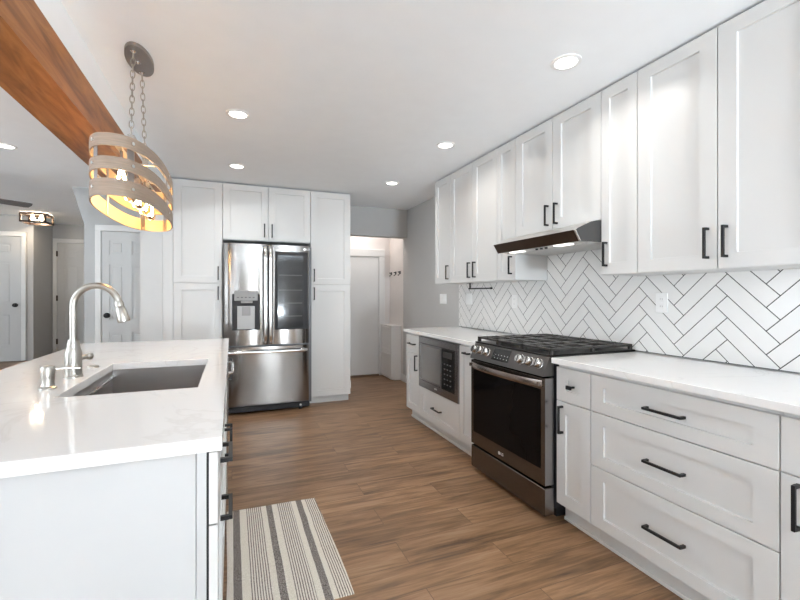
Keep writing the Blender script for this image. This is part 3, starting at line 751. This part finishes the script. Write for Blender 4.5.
M['hoodside'] = mat('grey_hood_side', (0.085, 0.082, 0.08), 0.4, metal=0.5, noise=0.04)
mb = MB(); mb.prism([(1.851, 1.5585), (1.815, 1.622)] + prof[2:], lambda p, q_, tt: (p, tt, q_), hy0 - 0.002, hy0 - 0.0004); mb.build('side_panel', M['hoodside'], t, 'dark grey curved side panel')
mb = MB(); mb.prism([(1.842, 1.5585), (1.803, 1.6185), (1.814, 1.622), (1.851, 1.5595)], lambda p, q_, tt: (p, tt, q_), hy0 - 0.003, hy0 - 0.0003); mb.build('edge_trim', M['steelrim'], t, 'bright steel corner edge')
M['hoodunder'] = mat('hood_filter', (0.60, 0.595, 0.58), 0.45, metal=0.4, noise=0.05, nscale=40, stretch=(1, 20, 1))
mb = MB(); mb.box(1.93, 2.27, hy0 + 0.03, 2.235, 1.554, 1.559, 0.002); mb.box(1.93, 2.27, 2.243, hy1 - 0.03, 1.554, 1.559, 0.002)
mb.build('filter', M['hoodunder'], t, 'pale mesh grease filter')
for y in (2.02, 2.47): MB().box(1.862, 1.915, y - 0.06, y + 0.06, 1.553, 1.559, 0.002).build('lamp_lens', M['lenshood'], t, 'small work light lens')
for y in (2.02, 2.47):
    d = bpy.data.lights.new('hood_lamp', 'AREA'); d.shape = 'RECTANGLE'; d.size = 0.045; d.size_y = 0.10; d.energy = 0.16; d.spread = math.radians(95); d.color = (1.0, 0.96, 0.9)
    lo = bpy.data.objects.new('hood_lamp', d); C.objects.link(lo); lo.parent = t; lo.location = (1.888 - 2.05, y - 2.239, 1.551 - 1.558)
for y in (2.17, 2.215, 2.26): MB().cyl((1.885, y, 1.559), (1.885, y, 1.549), 0.009).build('button', M['dark'], t, 'dark round button')

# paper towel holder, plates on the wall
t = thing('paper_towel_holder', 'black bar paper towel holder mounted under the far wall cabinets', 'paper towel holder', (2.15, 3.36, UB))
mb = MB(); mb.box(2.144, 2.156, 3.535, 3.547, 1.312, 1.3655, 0.001); mb.box(2.13, 2.17, 3.51, 3.57, 1.3625, 1.3657); mb.build('bracket', M['black'], t)
mb = MB(); mb.cyl((2.15, 3.56, 1.311), (2.15, 3.175, 1.311), 0.0065); mb.cyl((2.15, 3.19, 1.311), (2.15, 3.175, 1.311), 0.0095); mb.build('bar', M['black'], t)
def plate(name, label, F, u, z, w, h, kind, cat='wall plate'):
    t = thing(name, label, cat, F(u, 0, z))
    mb = MB(); fbox(mb, F, u - w / 2, u + w / 2, 0.0, 0.006, z - h / 2, z + h / 2, 0.002); mb.build('cover', M['white'], t)
    if kind == 'outlet':
        for dz in (-0.021, 0.021):
            mb = MB(); fbox(mb, F, u - 0.017, u + 0.017, 0.006, 0.008, z + dz - 0.014, z + dz + 0.014, 0.001); s_ = mb.build('socket', M['white'], t)
            for du in (-0.006, 0.006): mb = MB(); fbox(mb, F, u + du - 0.001, u + du + 0.001, 0.0075, 0.0085, z + dz - 0.004, z + dz + 0.005); mb.build('slot', M['grey'], s_)
    else:
        n = kind
        for k in range(n):
            uu = u + (k - (n - 1) / 2) * 0.046; mb = MB(); fbox(mb, F, uu - 0.016, uu + 0.016, 0.006, 0.009, z - 0.033, z + 0.033, 0.001); mb.build('rocker', M['white'], t)
FW = face_W(XW); FTL = face_W(TX)
plate('light_switch', 'white triple light switch on grey wall left of the tiles', FW, 4.40, 1.205, 0.165, 0.115, 3)
plate('light_switch', 'white double switch on the tiles under the paper towel holder', FTL, 3.80, 1.208, 0.115, 0.115, 2)
plate('power_outlet', 'white outlet on the tiles below the wall cabinet left of the hood', FTL, 3.04, 1.193, 0.075, 0.115, 'outlet', 'outlet')
plate('power_outlet', 'white outlet on the tiles right of the range', FTL, 1.685, 1.205, 0.072, 0.115, 'outlet', 'outlet')

# ------------------------------------------------------------ island
IX = -0.022; IY0, IY1 = 1.107, 3.615; SX0, SX1, SY0, SY1 = -0.555, -0.12, 1.74, 2.50
mb = MB(); bm = mb.bm
def ringv(x0, x1, y0, y1, z): return [bm.verts.new(p) for p in ((x0, y0, z), (x1, y0, z), (x1, y1, z), (x0, y1, z))]
zt, zb, bv = 0.905, 0.873, 0.002
R = [ringv(SX0, SX1, SY0, SY1, zb), ringv(-0.992, IX, IY0, IY1, zb), ringv(-0.992, IX, IY0, IY1, zt - bv), ringv(-0.992 + bv, IX - bv, IY0 + bv, IY1 - bv, zt),
     ringv(SX0 - bv, SX1 + bv, SY0 - bv, SY1 + bv, zt), ringv(SX0, SX1, SY0, SY1, zt - bv)]
R.append(R[0])
for a, b in zip(R, R[1:]):
    for i in range(4): bm.faces.new([a[i], a[(i + 1) % 4], b[(i + 1) % 4], b[i]])
tag(mb.build('island_worktop', M['quartz'], smooth=False), 'white quartz island worktop with a cutout around the sink', 'worktop', 'white quartz worktops')

XI = -0.056; FI = face_E(XI + 0.004)
def island_unit(y0, y1, label):
    t = thing('island_cabinet', label, 'cabinet', (-0.4, (y0 + y1) / 2, 0), 'cabinets in the island')
    mb = MB(); e = 0.0008
    mb.box(-0.70, XI, y0 + e, y0 + 0.018, 0.10, 0.8725); mb.box(-0.70, XI, y1 - 0.018, y1 - e, 0.10, 0.8725)
    mb.box(-0.70, XI, y0 + 0.018, y1 - 0.018, 0.10, 0.118); mb.box(-0.70, -0.682, y0 + 0.018, y1 - 0.018, 0.118, 0.8725)
    mb.box(XI - 0.02, XI, y0 + 0.018, y1 - 0.018, 0.80, 0.8725)
    mb.build('carcass', M['cab'], t)
    MB().box(-0.14, -0.12, y0 + e, y1 - e, 0, 0.10).build('toe_kick', M['cab'], t)
    return t
t = island_unit(1.147, 1.69, 'white island drawer cabinet at the near end with plain end panel')
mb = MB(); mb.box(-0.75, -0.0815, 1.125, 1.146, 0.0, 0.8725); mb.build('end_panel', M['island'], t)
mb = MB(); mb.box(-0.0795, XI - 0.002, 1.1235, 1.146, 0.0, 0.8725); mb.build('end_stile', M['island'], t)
mb = MB(); mb.box(XI - 0.0018, XI + 0.0038, 1.1275, 1.147, 0.1, 0.8725); mb.build('shadow_gap', M['dark'], t, 'dark gap beside the drawer fronts')  # black filler stands in for the shade inside an open gap
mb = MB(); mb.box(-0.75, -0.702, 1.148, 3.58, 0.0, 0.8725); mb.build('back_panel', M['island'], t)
for z0, z1, hz in ((0.69, 0.868, 0.763), (0.105, 0.69, 0.592)):
    d = shaker(FI, 1.118, 1.69, z0, z1, st=0.07).build('drawer', M['cab'], t); handle(FI, 1.415, hz, 0.15, False, d, w=0.012)
t = island_unit(1.691, 2.545, 'white sink cabinet in the middle of the island')
d = shaker(FI, 1.691, 2.545, 0.69, 0.868, st=0.07).build('false_front', M['cab'], t)
door(t, FI, 1.691, 2.1, 0.105, 0.69, 2.06, 0.57, 0.15); door(t, FI, 2.1, 2.545, 0.105, 0.69, 2.13, 0.57, 0.15)
t = thing('dishwasher', 'stainless dishwasher in the island beyond the sink', 'dishwasher', (-0.35, 2.775, 0))
MB().box(-0.68, -0.06, 2.55, 3.075, 0.05, 0.868).build('body', mat('dishwasher_side', (0.08, 0.08, 0.085), 0.5, noise=0.05), t)
MB().box(-0.10, -0.09, 2.56, 3.06, 0.0, 0.06).build('kick_plate', M['dark'], t)
dd = MB().box(-0.06, -0.022, 2.55, 3.075, 0.10, 0.868, 0.004).build('door', M['steel'], t)
mb = MB(); mb.tube([(-0.022, 2.60, 0.80), (-0.002, 2.62, 0.80), (0.002, 2.68, 0.80), (0.002, 2.95, 0.80), (-0.002, 3.01, 0.80), (-0.022, 3.03, 0.80)], 0.009, 10); mb.build('handle', M['steelrim'], dd, 'polished curved bar handle')
t = island_unit(3.08, 3.58, 'white island cabinet at the far end next to the dishwasher')
door(t, FI, 3.08, 3.58, 0.105, 0.868, 3.13, 0.74, 0.15)

# sink
t = thing('kitchen_sink', 'rectangular stainless undermount sink in the island', 'sink', (-0.32, 2.07, 0.66))
mb = MB(); bm = mb.bm; o_ = 0.004
R = [ringv(SX0 - o_ - 0.02, SX1 + o_ + 0.02, SY0 - o_ - 0.02, SY1 + o_ + 0.02, 0.8705), ringv(SX0 - o_, SX1 + o_, SY0 - o_, SY1 + o_, 0.8725), ringv(SX0 - o_, SX1 + o_, SY0 - o_, SY1 + o_, 0.672),
     ringv(SX0 + 0.008, SX1 - 0.008, SY0 + 0.008, SY1 - 0.008, 0.66)]
for a, b in zip(R, R[1:]):
    for i in range(4): bm.faces.new([a[i], a[(i + 1) % 4], b[(i + 1) % 4], b[i]])
bm.faces.new(R[-1])
R2 = [ringv(SX0 - o_ - 0.02, SX1 + o_ + 0.02, SY0 - o_ - 0.02, SY1 + o_ + 0.02, 0.869), ringv(SX0 - o_ - 0.003, SX1 + o_ + 0.003, SY0 - o_ - 0.003, SY1 + o_ + 0.003, 0.869), ringv(SX0 - o_ - 0.003, SX1 + o_ + 0.003, SY0 - o_ - 0.003, SY1 + o_ + 0.003, 0.655)]
for i in range(4): bm.faces.new([R[0][i], R[0][(i + 1) % 4], R2[0][(i + 1) % 4], R2[0][i]])
for a, b in zip(R2, R2[1:]):
    for i in range(4): bm.faces.new([a[i], a[(i + 1) % 4], b[(i + 1) % 4], b[i]])
bm.faces.new(R2[-1])
mb.build('basin', M['sink'], t, smooth=False)
MB().box(SX0 - 0.002, SX0 + 0.012, SY0 + 0.002, SY1 - 0.002, 0.835, 0.842).build('ledge', M['steel'], t)
MB().lathe([(0.045, 0), (0.045, 0.003), (0.03, 0.004), (0.028, 0.001), (0, 0.001)], Matrix.Translation((-0.32, 2.15, 0.66)), 24).build('drain', M['steelrim'], t)

# faucet
fx, fy, fz_ = -0.62, 2.152, 0.905
t = thing('kitchen_faucet', 'brushed nickel gooseneck pull-down faucet behind the island sink', 'faucet', (fx, fy, fz_))
q = Matrix.Translation((fx, fy, fz_))
MB().lathe([(0.034, 0), (0.034, 0.006), (0.031, 0.010), (0.0315, 0.06), (0.030, 0.10), (0.025, 0.122), (0.0225, 0.128), (0.024, 0.136), (0.0225, 0.142), (0.0195, 0.148), (0.0195, 0.158), (0, 0.158)], q, 28).build('body', M['nickel'], t)
mb = MB(); pts = [(fx, fy, fz_ + 0.155), (fx, fy, fz_ + 0.21), (fx, fy, fz_ + 0.265)]
R_ = 0.086; cz = fz_ + 0.299; ux, uy = 0.985, -0.17
for i in range(0, 19):
    a_ = PI - i / 18 * PI * 0.945; pts.append((fx + ux * (R_ + R_ * math.cos(a_)), fy + uy * (R_ + R_ * math.cos(a_)), cz + R_ * math.sin(a_)))
mb.tube(pts, 0.0135, 16); mb.build('spout', M['nickel'], t)
e = Vector(pts[-1]); dv = (e - Vector(pts[-2])).normalized()
q = dv.to_track_quat('Z', 'Y').to_matrix().to_4x4(); q.translation = e - dv * 0.004
MB().lathe([(0.015, 0), (0.017, 0.006), (0.0175, 0.022), (0.016, 0.024), (0.0185, 0.03), (0.0235, 0.082), (0.023, 0.090), (0.018, 0.092), (0, 0.092)], q, 24).build('spray_head', M['nickel'], t)
mb = MB(); mb.cyl((fx, fy + 0.02, fz_ + 0.075), (fx + 0.036, fy + 0.05, fz_ + 0.078), 0.011); mb.lathe([(0, -0.016), (0.012, -0.012), (0.016, 0), (0.012, 0.012), (0, 0.016)], Matrix.Translation((fx + 0.042, fy + 0.054, fz_ + 0.078)), 16)
mb.build('lever_handle', M['nickel'], t)
sx_, sy_ = -0.632, 1.925
t = thing('soap_dispenser', 'short brushed nickel soap pump left of the faucet', 'soap dispenser', (sx_, sy_, 0.905))
q = Matrix.Translation((sx_, sy_, 0.905))
MB().lathe([(0.028, 0), (0.028, 0.005), (0.022, 0.009), (0.0195, 0.02), (0.0205, 0.042), (0.0215, 0.052), (0.021, 0.058), (0, 0.058)], q, 24).build('body', M['nickel'], t)
mb = MB(); mb.lathe([(0.0, 0.058), (0.0225, 0.058), (0.0235, 0.075), (0.019, 0.083), (0, 0.085)], q, 24)
mb.tube([(sx_, sy_, 0.975), (sx_ + 0.05, sy_ + 0.015, 0.975), (sx_ + 0.092, sy_ + 0.028, 0.970)], 0.0045, 10); mb.build('pump_head', M['nickel'], t)
t = tag(MB().lathe([(0.024, 0), (0.024, 0.005), (0.018, 0.008), (0, 0.008)], Matrix.Translation((-0.615, 2.405, 0.905)), 24).build('sink_hole_cover', M['nickel']), 'small flat nickel cap on the island worktop behind the faucet', 'cap')

# ------------------------------------------------------------ striped rug
mb = MB(); bm = mb.bm; nx, ny = 34, 40; rx0, ry0, rw, rl = -0.024, 1.70, 0.498, 0.905
grid = [[None] * (ny + 1) for _ in range(nx + 1)]
def rz(s, v): return 0.006 + 0.0022 * math.sin(v * 9 + s * 3) * math.sin(s * 5 + 1) + 0.006 * math.exp(-((v - 0.66 - 0.1 * s) / 0.05) ** 2) * (0.3 + s * 0.7)
for i in range(nx + 1):
    for j in range(ny + 1):
        s, v = i / nx, j / ny
        grid[i][j] = bm.verts.new((rx0 + rw * s + 0.004 * math.sin(v * 5), ry0 + rl * v - 0.022 * s * v, max(0.003, rz(s, v))))
top = [(grid[i][j], grid[i + 1][j], grid[i + 1][j + 1], grid[i][j + 1]) for i in range(nx) for j in range(ny)]
for f in top: bm.faces.new(f)
ex = bmesh.ops.extrude_face_region(bm, geom=bm.faces[:])
for v in ex['geom']:
    if isinstance(v, bmesh.types.BMVert): v.co.z = 0.0006
rug = thing('floor_rug', '-', 'rug', (rx0, ry0, 0))
o = mb.build('floor_rug', M['rug'], rug); o.parent = None; o.location = (rx0, ry0, 0); bpy.data.objects.remove(rug)
o.name = 'floor_rug'; tag(o, 'cream cotton rug with grey stripes on the wood floor beside the island', 'rug')

# ------------------------------------------------------------ oval pendant over the island
px_, py_ = -0.445, 2.48
t = thing('pendant_light', 'oval three-band wooden pendant light hanging on chains over the island', 'pendant light', (px_, py_, H))
def oval(a, b, n=64):                                              # rounded oval, (along Y, along X)
    f = lambda c: math.copysign(abs(c) ** 0.80, c)
    return [(a * f(math.cos(2 * PI * i / n)), b * f(math.sin(2 * PI * i / n))) for i in range(n)]
def stad(L, b, n=20):
    P = []
    for i in range(n + 1): a_ = -PI / 2 + PI * i / n; P.append((L + b * math.cos(a_), b * math.sin(a_)))
    for i in range(n + 1): a_ = PI / 2 + PI * i / n; P.append((-L + b * math.cos(a_), b * math.sin(a_)))
    return P
mb = MB()
cp_ = [(0.155 * math.cos(2 * PI * i / 48), 0.060 * math.sin(2 * PI * i / 48)) for i in range(48)]
mb.prism(cp_, lambda p, q_, tt: (px_ + 0.008 + q_, py_ + p, tt), H - 0.018, H); cn = mb.build('canopy', M['nickel2'], t, 'brushed nickel oval ceiling plate')
for dy in (-0.108, 0.0, 0.108):
    MB().lathe([(0.013, 0), (0.013, 0.006), (0.006, 0.012), (0, 0.013)], Matrix.Translation((px_, py_ + dy, H - 0.018)) @ Matrix.Rotation(PI, 4, 'X'), 14).build('screw', M['steelrim'], cn)
A_, B_ = 0.515, 0.138
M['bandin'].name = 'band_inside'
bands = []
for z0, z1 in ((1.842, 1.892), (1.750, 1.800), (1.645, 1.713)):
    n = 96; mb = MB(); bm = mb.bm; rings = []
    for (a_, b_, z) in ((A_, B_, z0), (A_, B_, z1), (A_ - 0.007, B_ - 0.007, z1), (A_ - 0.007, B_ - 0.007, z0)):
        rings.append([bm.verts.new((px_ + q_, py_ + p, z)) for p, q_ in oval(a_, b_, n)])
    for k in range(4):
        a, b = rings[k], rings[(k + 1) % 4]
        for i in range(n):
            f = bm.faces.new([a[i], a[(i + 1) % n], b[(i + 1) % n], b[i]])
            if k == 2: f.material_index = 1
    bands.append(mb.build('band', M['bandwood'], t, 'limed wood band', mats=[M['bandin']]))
for ang in (22, 90, 158, 202, 270, 338):
    a_ = math.radians(ang); p, q_ = (A_ - 0.010) * math.copysign(abs(math.cos(a_)) ** 0.8, math.cos(a_)), (B_ - 0.010) * math.copysign(abs(math.sin(a_)) ** 0.8, math.sin(a_))
    tx, ty = -(A_) * math.sin(a_), B_ * math.cos(a_); l_ = math.hypot(tx, ty); tx, ty = tx / l_, ty / l_
    nx_, ny_ = ty, -tx
    if nx_ * p + ny_ * q_ < 0: nx_, ny_ = -nx_, -ny_
    mb = MB(); vv = []
    for z in (1.648, 1.890):
        for du, dn in ((-0.016, 0), (0.016, 0), (0.016, 0.003), (-0.016, 0.003)):
            vv.append(mb.bm.verts.new((px_ + q_ + ty * du + ny_ * dn, py_ + p + tx * du + nx_ * dn, z)))
    for qd in ((0, 1, 2, 3), (4, 5, 6, 7), (0, 1, 5, 4), (1, 2, 6, 5), (2, 3, 7, 6), (3, 0, 4, 7)): mb._f([vv[i] for i in qd])
    st_ = mb.build('strap', M['nickel2'], t, 'dull nickel strap')
    for z in (1.68, 1.775, 1.867):
        base = Vector((px_ + q_ + ny_ * 0.009, py_ + p + nx_ * 0.009, z)); MB().cyl(base, base + Vector((ny_, nx_, 0)) * 0.007, 0.007, 10).build('rivet', M['steelrim'], st_)
# hanging frame
ya, yb = py_ - 0.16, py_ + 0.20
mb = MB(); mb.box(px_ - 0.014, px_ + 0.014, ya, yb, 2.004, 2.010); mb.box(px_ - 0.014, px_ + 0.014, ya, ya + 0.005, 1.878, 2.004); mb.box(px_ - 0.014, px_ + 0.014, yb - 0.005, yb, 1.878, 2.004)
mb.box(px_ - 0.012, px_ + 0.012, py_ - A_ + 0.02, py_ + A_ - 0.02, 1.874, 1.880)
for yy in (ya + 0.0025, yb - 0.0025):
    hw = (B_ - 0.005) * math.sqrt(1 - ((yy - py_) / A_) ** 2); mb.box(px_ - hw, px_ + hw, yy - 0.005, yy + 0.005, 1.870, 1.876)
mb.build('hanging_frame', M['nickel'], t, 'pale metal hanging frame')
for c0, c1 in (((px_, py_ - 0.108, H - 0.03), (px_, ya + 0.01, 2.016)), ((px_, py_ + 0.108, H - 0.03), (px_, yb - 0.01, 2.016))):
    c0, c1 = Vector(c0), Vector(c1); d_ = c1 - c0; nl = 13; step = d_.length / nl; dn = d_.normalized()
    mb = MB()
    for i in range(nl):
        mid = c0 + d_ * ((i + 0.5) / nl); side = Vector((1, 0, 0)) if i % 2 else dn.cross(Vector((1, 0, 0)))
        pts = []
        for k in range(14):
            a_ = 2 * PI * k / 14; pts.append(mid + dn * (step * 0.66) * math.cos(a_) + side * 0.0095 * math.sin(a_))
        mb.tube(pts, 0.0022, 6, closed=True)
    mb.tube([c1 + dn * 0.012 + Vector((0.0, math.cos(2 * PI * k / 12) * 0.009, math.sin(2 * PI * k / 12) * 0.012)) for k in range(12)], 0.0025, 6, closed=True)
    mb.build('chain', M['nickel'], t, 'nickel chain')
for k in range(5):
    yy = py_ - 0.34 + 0.17 * k; q = Matrix.Translation((px_, yy, 1.874)) @ Matrix.Rotation(PI, 4, 'X')
    sk = MB().lathe([(0, 0), (0.006, 0), (0.006, 0.03), (0.016, 0.034), (0.0165, 0.075), (0.013, 0.078), (0, 0.078)], q, 16).build('socket', M['nickel2'], t, 'dull nickel bulb socket')
    q2 = Matrix.Translation((px_, yy, 1.798)) @ Matrix.Rotation(PI, 4, 'X')
    bl = MB().lathe([(0.0125, 0.0), (0.013, 0.02), (0.022, 0.05), (0.029, 0.075), (0.029, 0.09), (0.020, 0.108), (0, 0.115)], q2, 20).build('bulb', M['amber'], t, 'clear glowing bulb')
    mb = MB()
    for s_ in (-1, 1): mb.tube([(px_ + s_ * 0.004, yy + 0.002, 1.790), (px_ + s_ * 0.010, yy, 1.748), (px_ + s_ * 0.007, yy + 0.002, 1.712)], 0.0045, 8)
    mb.build('filament', M['filament'], bl)
    d = bpy.data.lights.new('pendant_bulb', 'POINT'); d.energy = 0.24; d.color = (1.0, 0.60, 0.26); d.shadow_soft_size = 0.012
    lo = bpy.data.objects.new('pendant_bulb', d); C.objects.link(lo); lo.parent = t; lo.location = (0, yy - py_, 1.672 - H)

# ------------------------------------------------------------ living room lamp and fan
lx, ly, s_ = -2.88, 8.35, 0.155
t = thing('flush_mount_light', 'square dark-framed glass ceiling light in front of the entry door', 'ceiling light', (lx, ly, HL))
mb = MB(); mb.box(lx - 0.09, lx + 0.09, ly - 0.09, ly + 0.09, HL - 0.018, HL); mb.build('ceiling_plate', M['bronze'], t)
mb = MB(); e_ = 0.012; z0, z1 = HL - 0.165, HL - 0.018
for z in (z0, z1 - 2 * e_):
    for s in (-1, 1):
        mb.box(lx - s_, lx + s_, ly + s * s_ - e_, ly + s * s_ + e_, z, z + 2 * e_); mb.box(lx + s * s_ - e_, lx + s * s_ + e_, ly - s_, ly + s_, z, z + 2 * e_)
for a_ in (-1, 1):
    for b_ in (-1, 1): mb.box(lx + a_ * s_ - e_, lx + a_ * s_ + e_, ly + b_ * s_ - e_, ly + b_ * s_ + e_, z0, z1)
mb.box(lx - s_, lx + s_, ly - 0.012, ly + 0.012, z1 - 0.004, z1)
mb.build('frame', M['bronze'], t, 'dark bronze square frame')
for s in (-1, 1):
    MB().box(lx - s_ + e_, lx + s_ - e_, ly + s * s_ - 0.001, ly + s * s_ + 0.001, z0 + 2 * e_, z1 - 2 * e_).build('pane', M['clear'], t, 'clear glass pane')
    MB().box(lx + s * s_ - 0.001, lx + s * s_ + 0.001, ly - s_ + e_, ly + s_ - e_, z0 + 2 * e_, z1 - 2 * e_).build('pane', M['clear'], t, 'clear glass pane')
M['warmbulb'] = mat('warm_frosted_bulb', (1, 0.9, 0.75), 0.4, emit=(1.0, 0.78, 0.52), estr=22, noise=0.01)
for s in (-1, 1):
    MB().lathe([(0.014, 0), (0.016, 0.025), (0.030, 0.055), (0.030, 0.075), (0.018, 0.095), (0, 0.10)], Matrix.Translation((lx + s * 0.055, ly, z1 - 0.002)) @ Matrix.Rotation(PI, 4, 'X'), 16).build('bulb', M['warmbulb'], t, 'glowing warm bulb')
d = bpy.data.lights.new('flush_mount_bulb', 'POINT'); d.energy = 3.0; d.color = (1.0, 0.82, 0.62); d.shadow_soft_size = 0.03
lo = bpy.data.objects.new('flush_mount_bulb', d); C.objects.link(lo); lo.parent = t; lo.location = (0, 0, -0.135)

hx_, hy_, hz_ = -2.70, 5.78, 2.30
t = thing('ceiling_fan', 'grey ceiling fan blade reaching in from the left edge of the living room', 'ceiling fan', (hx_, hy_, HL))
MB().lathe([(0.07, 0), (0.065, 0.04), (0.02, 0.05), (0.013, 0.055), (0.013, 0.14), (0.05, 0.15), (0.11, 0.175), (0.115, 0.235), (0.08, 0.265), (0, 0.27)], Matrix.Translation((hx_, hy_, HL)) @ Matrix.Rotation(PI, 4, 'X'), 28).build('motor', M['fanblade'], t)
a0 = math.atan2(6.2 - hy_, -2.19 - hx_)
for k in range(4):
    q = Matrix.Translation((hx_, hy_, hz_)) @ Matrix.Rotation(a0 + k * PI / 2, 4, 'Z') @ Matrix.Rotation(math.radians(-14), 4, 'X')
    mb = MB(); pts = [(0.10, -0.03), (0.2, -0.055), (0.62, -0.068), (0.65, -0.055), (0.66, 0), (0.65, 0.055), (0.62, 0.068), (0.2, 0.055), (0.10, 0.03)]
    mb.prism(pts, lambda p, q_, tt: (p, q_, tt), -0.004, 0.004); mb.bm.transform(q); mb.build('blade', M['fanblade'], t)

# ------------------------------------------------------------ mudroom things
d = bpy.data.lights.new('mudroom_lamp', 'AREA'); d.shape = 'DISK'; d.size = 0.45; d.energy = HALL_W; d.color = (1.0, 0.90, 0.84)
lo = bpy.data.objects.new('mudroom_lamp', d); C.objects.link(lo); lo.location = (1.75, 5.90, H - 0.01)
XH = XW - 0.004
for k, (y, lab) in enumerate(((6.12, 'black wall hook nearest the mudroom door'), (5.93, 'black wall hook, middle of the three in the mudroom'), (5.76, 'black wall hook nearest the kitchen opening'))):
    t = thing('coat_hook', lab, 'hook', (XH, y, 1.56), 'coat hooks in the mudroom')
    MB().box(XH - 0.006, XH, y - 0.022, y + 0.022, 1.56, 1.605, 0.002).build('plate', M['black'], t)
    mb = MB(); mb.tube([(XH - 0.004, y, 1.575), (XH - 0.022, y, 1.545), (XH - 0.030, y, 1.538), (XH - 0.036, y, 1.552)], 0.005, 8); mb.cyl((XH - 0.004, y, 1.588), (XH - 0.035, y, 1.590), 0.008); mb.build('prong', M['black'], t)
t = thing('shoe_cabinet', 'slim white shoe cabinet with two tilting fronts in the mudroom', 'cabinet', (2.22, 5.94, 0))
M['shoe'] = mat('white_shoe_cabinet', (0.74, 0.73, 0.72), 0.4, noise=0.01)
mb = MB(); mb.box(2.165, 2.304, 5.725, 6.15, 0.012, 0.785); mb.box(2.145, 2.305, 5.72, 6.155, 0.785, 0.80, 0.002); mb.box(2.20, 2.30, 5.74, 6.14, 0, 0.012); mb.build('body', M['shoe'], t)
FSH = face_W(2.165)
for z0, z1 in ((0.02, 0.39), (0.40, 0.78)):
    dd = shaker(FSH, 5.725, 6.15, z0, z1, t=0.016, st=0.045, ra=0.045, rec=0.005).build('tilt_front', M['shoe'], t)
    mb = MB(); fbox(mb, FSH, 5.80, 6.075, 0.012, 0.030, z1 - 0.022, z1 - 0.006, 0.004); mb.build('lip', M['shoe'], dd)
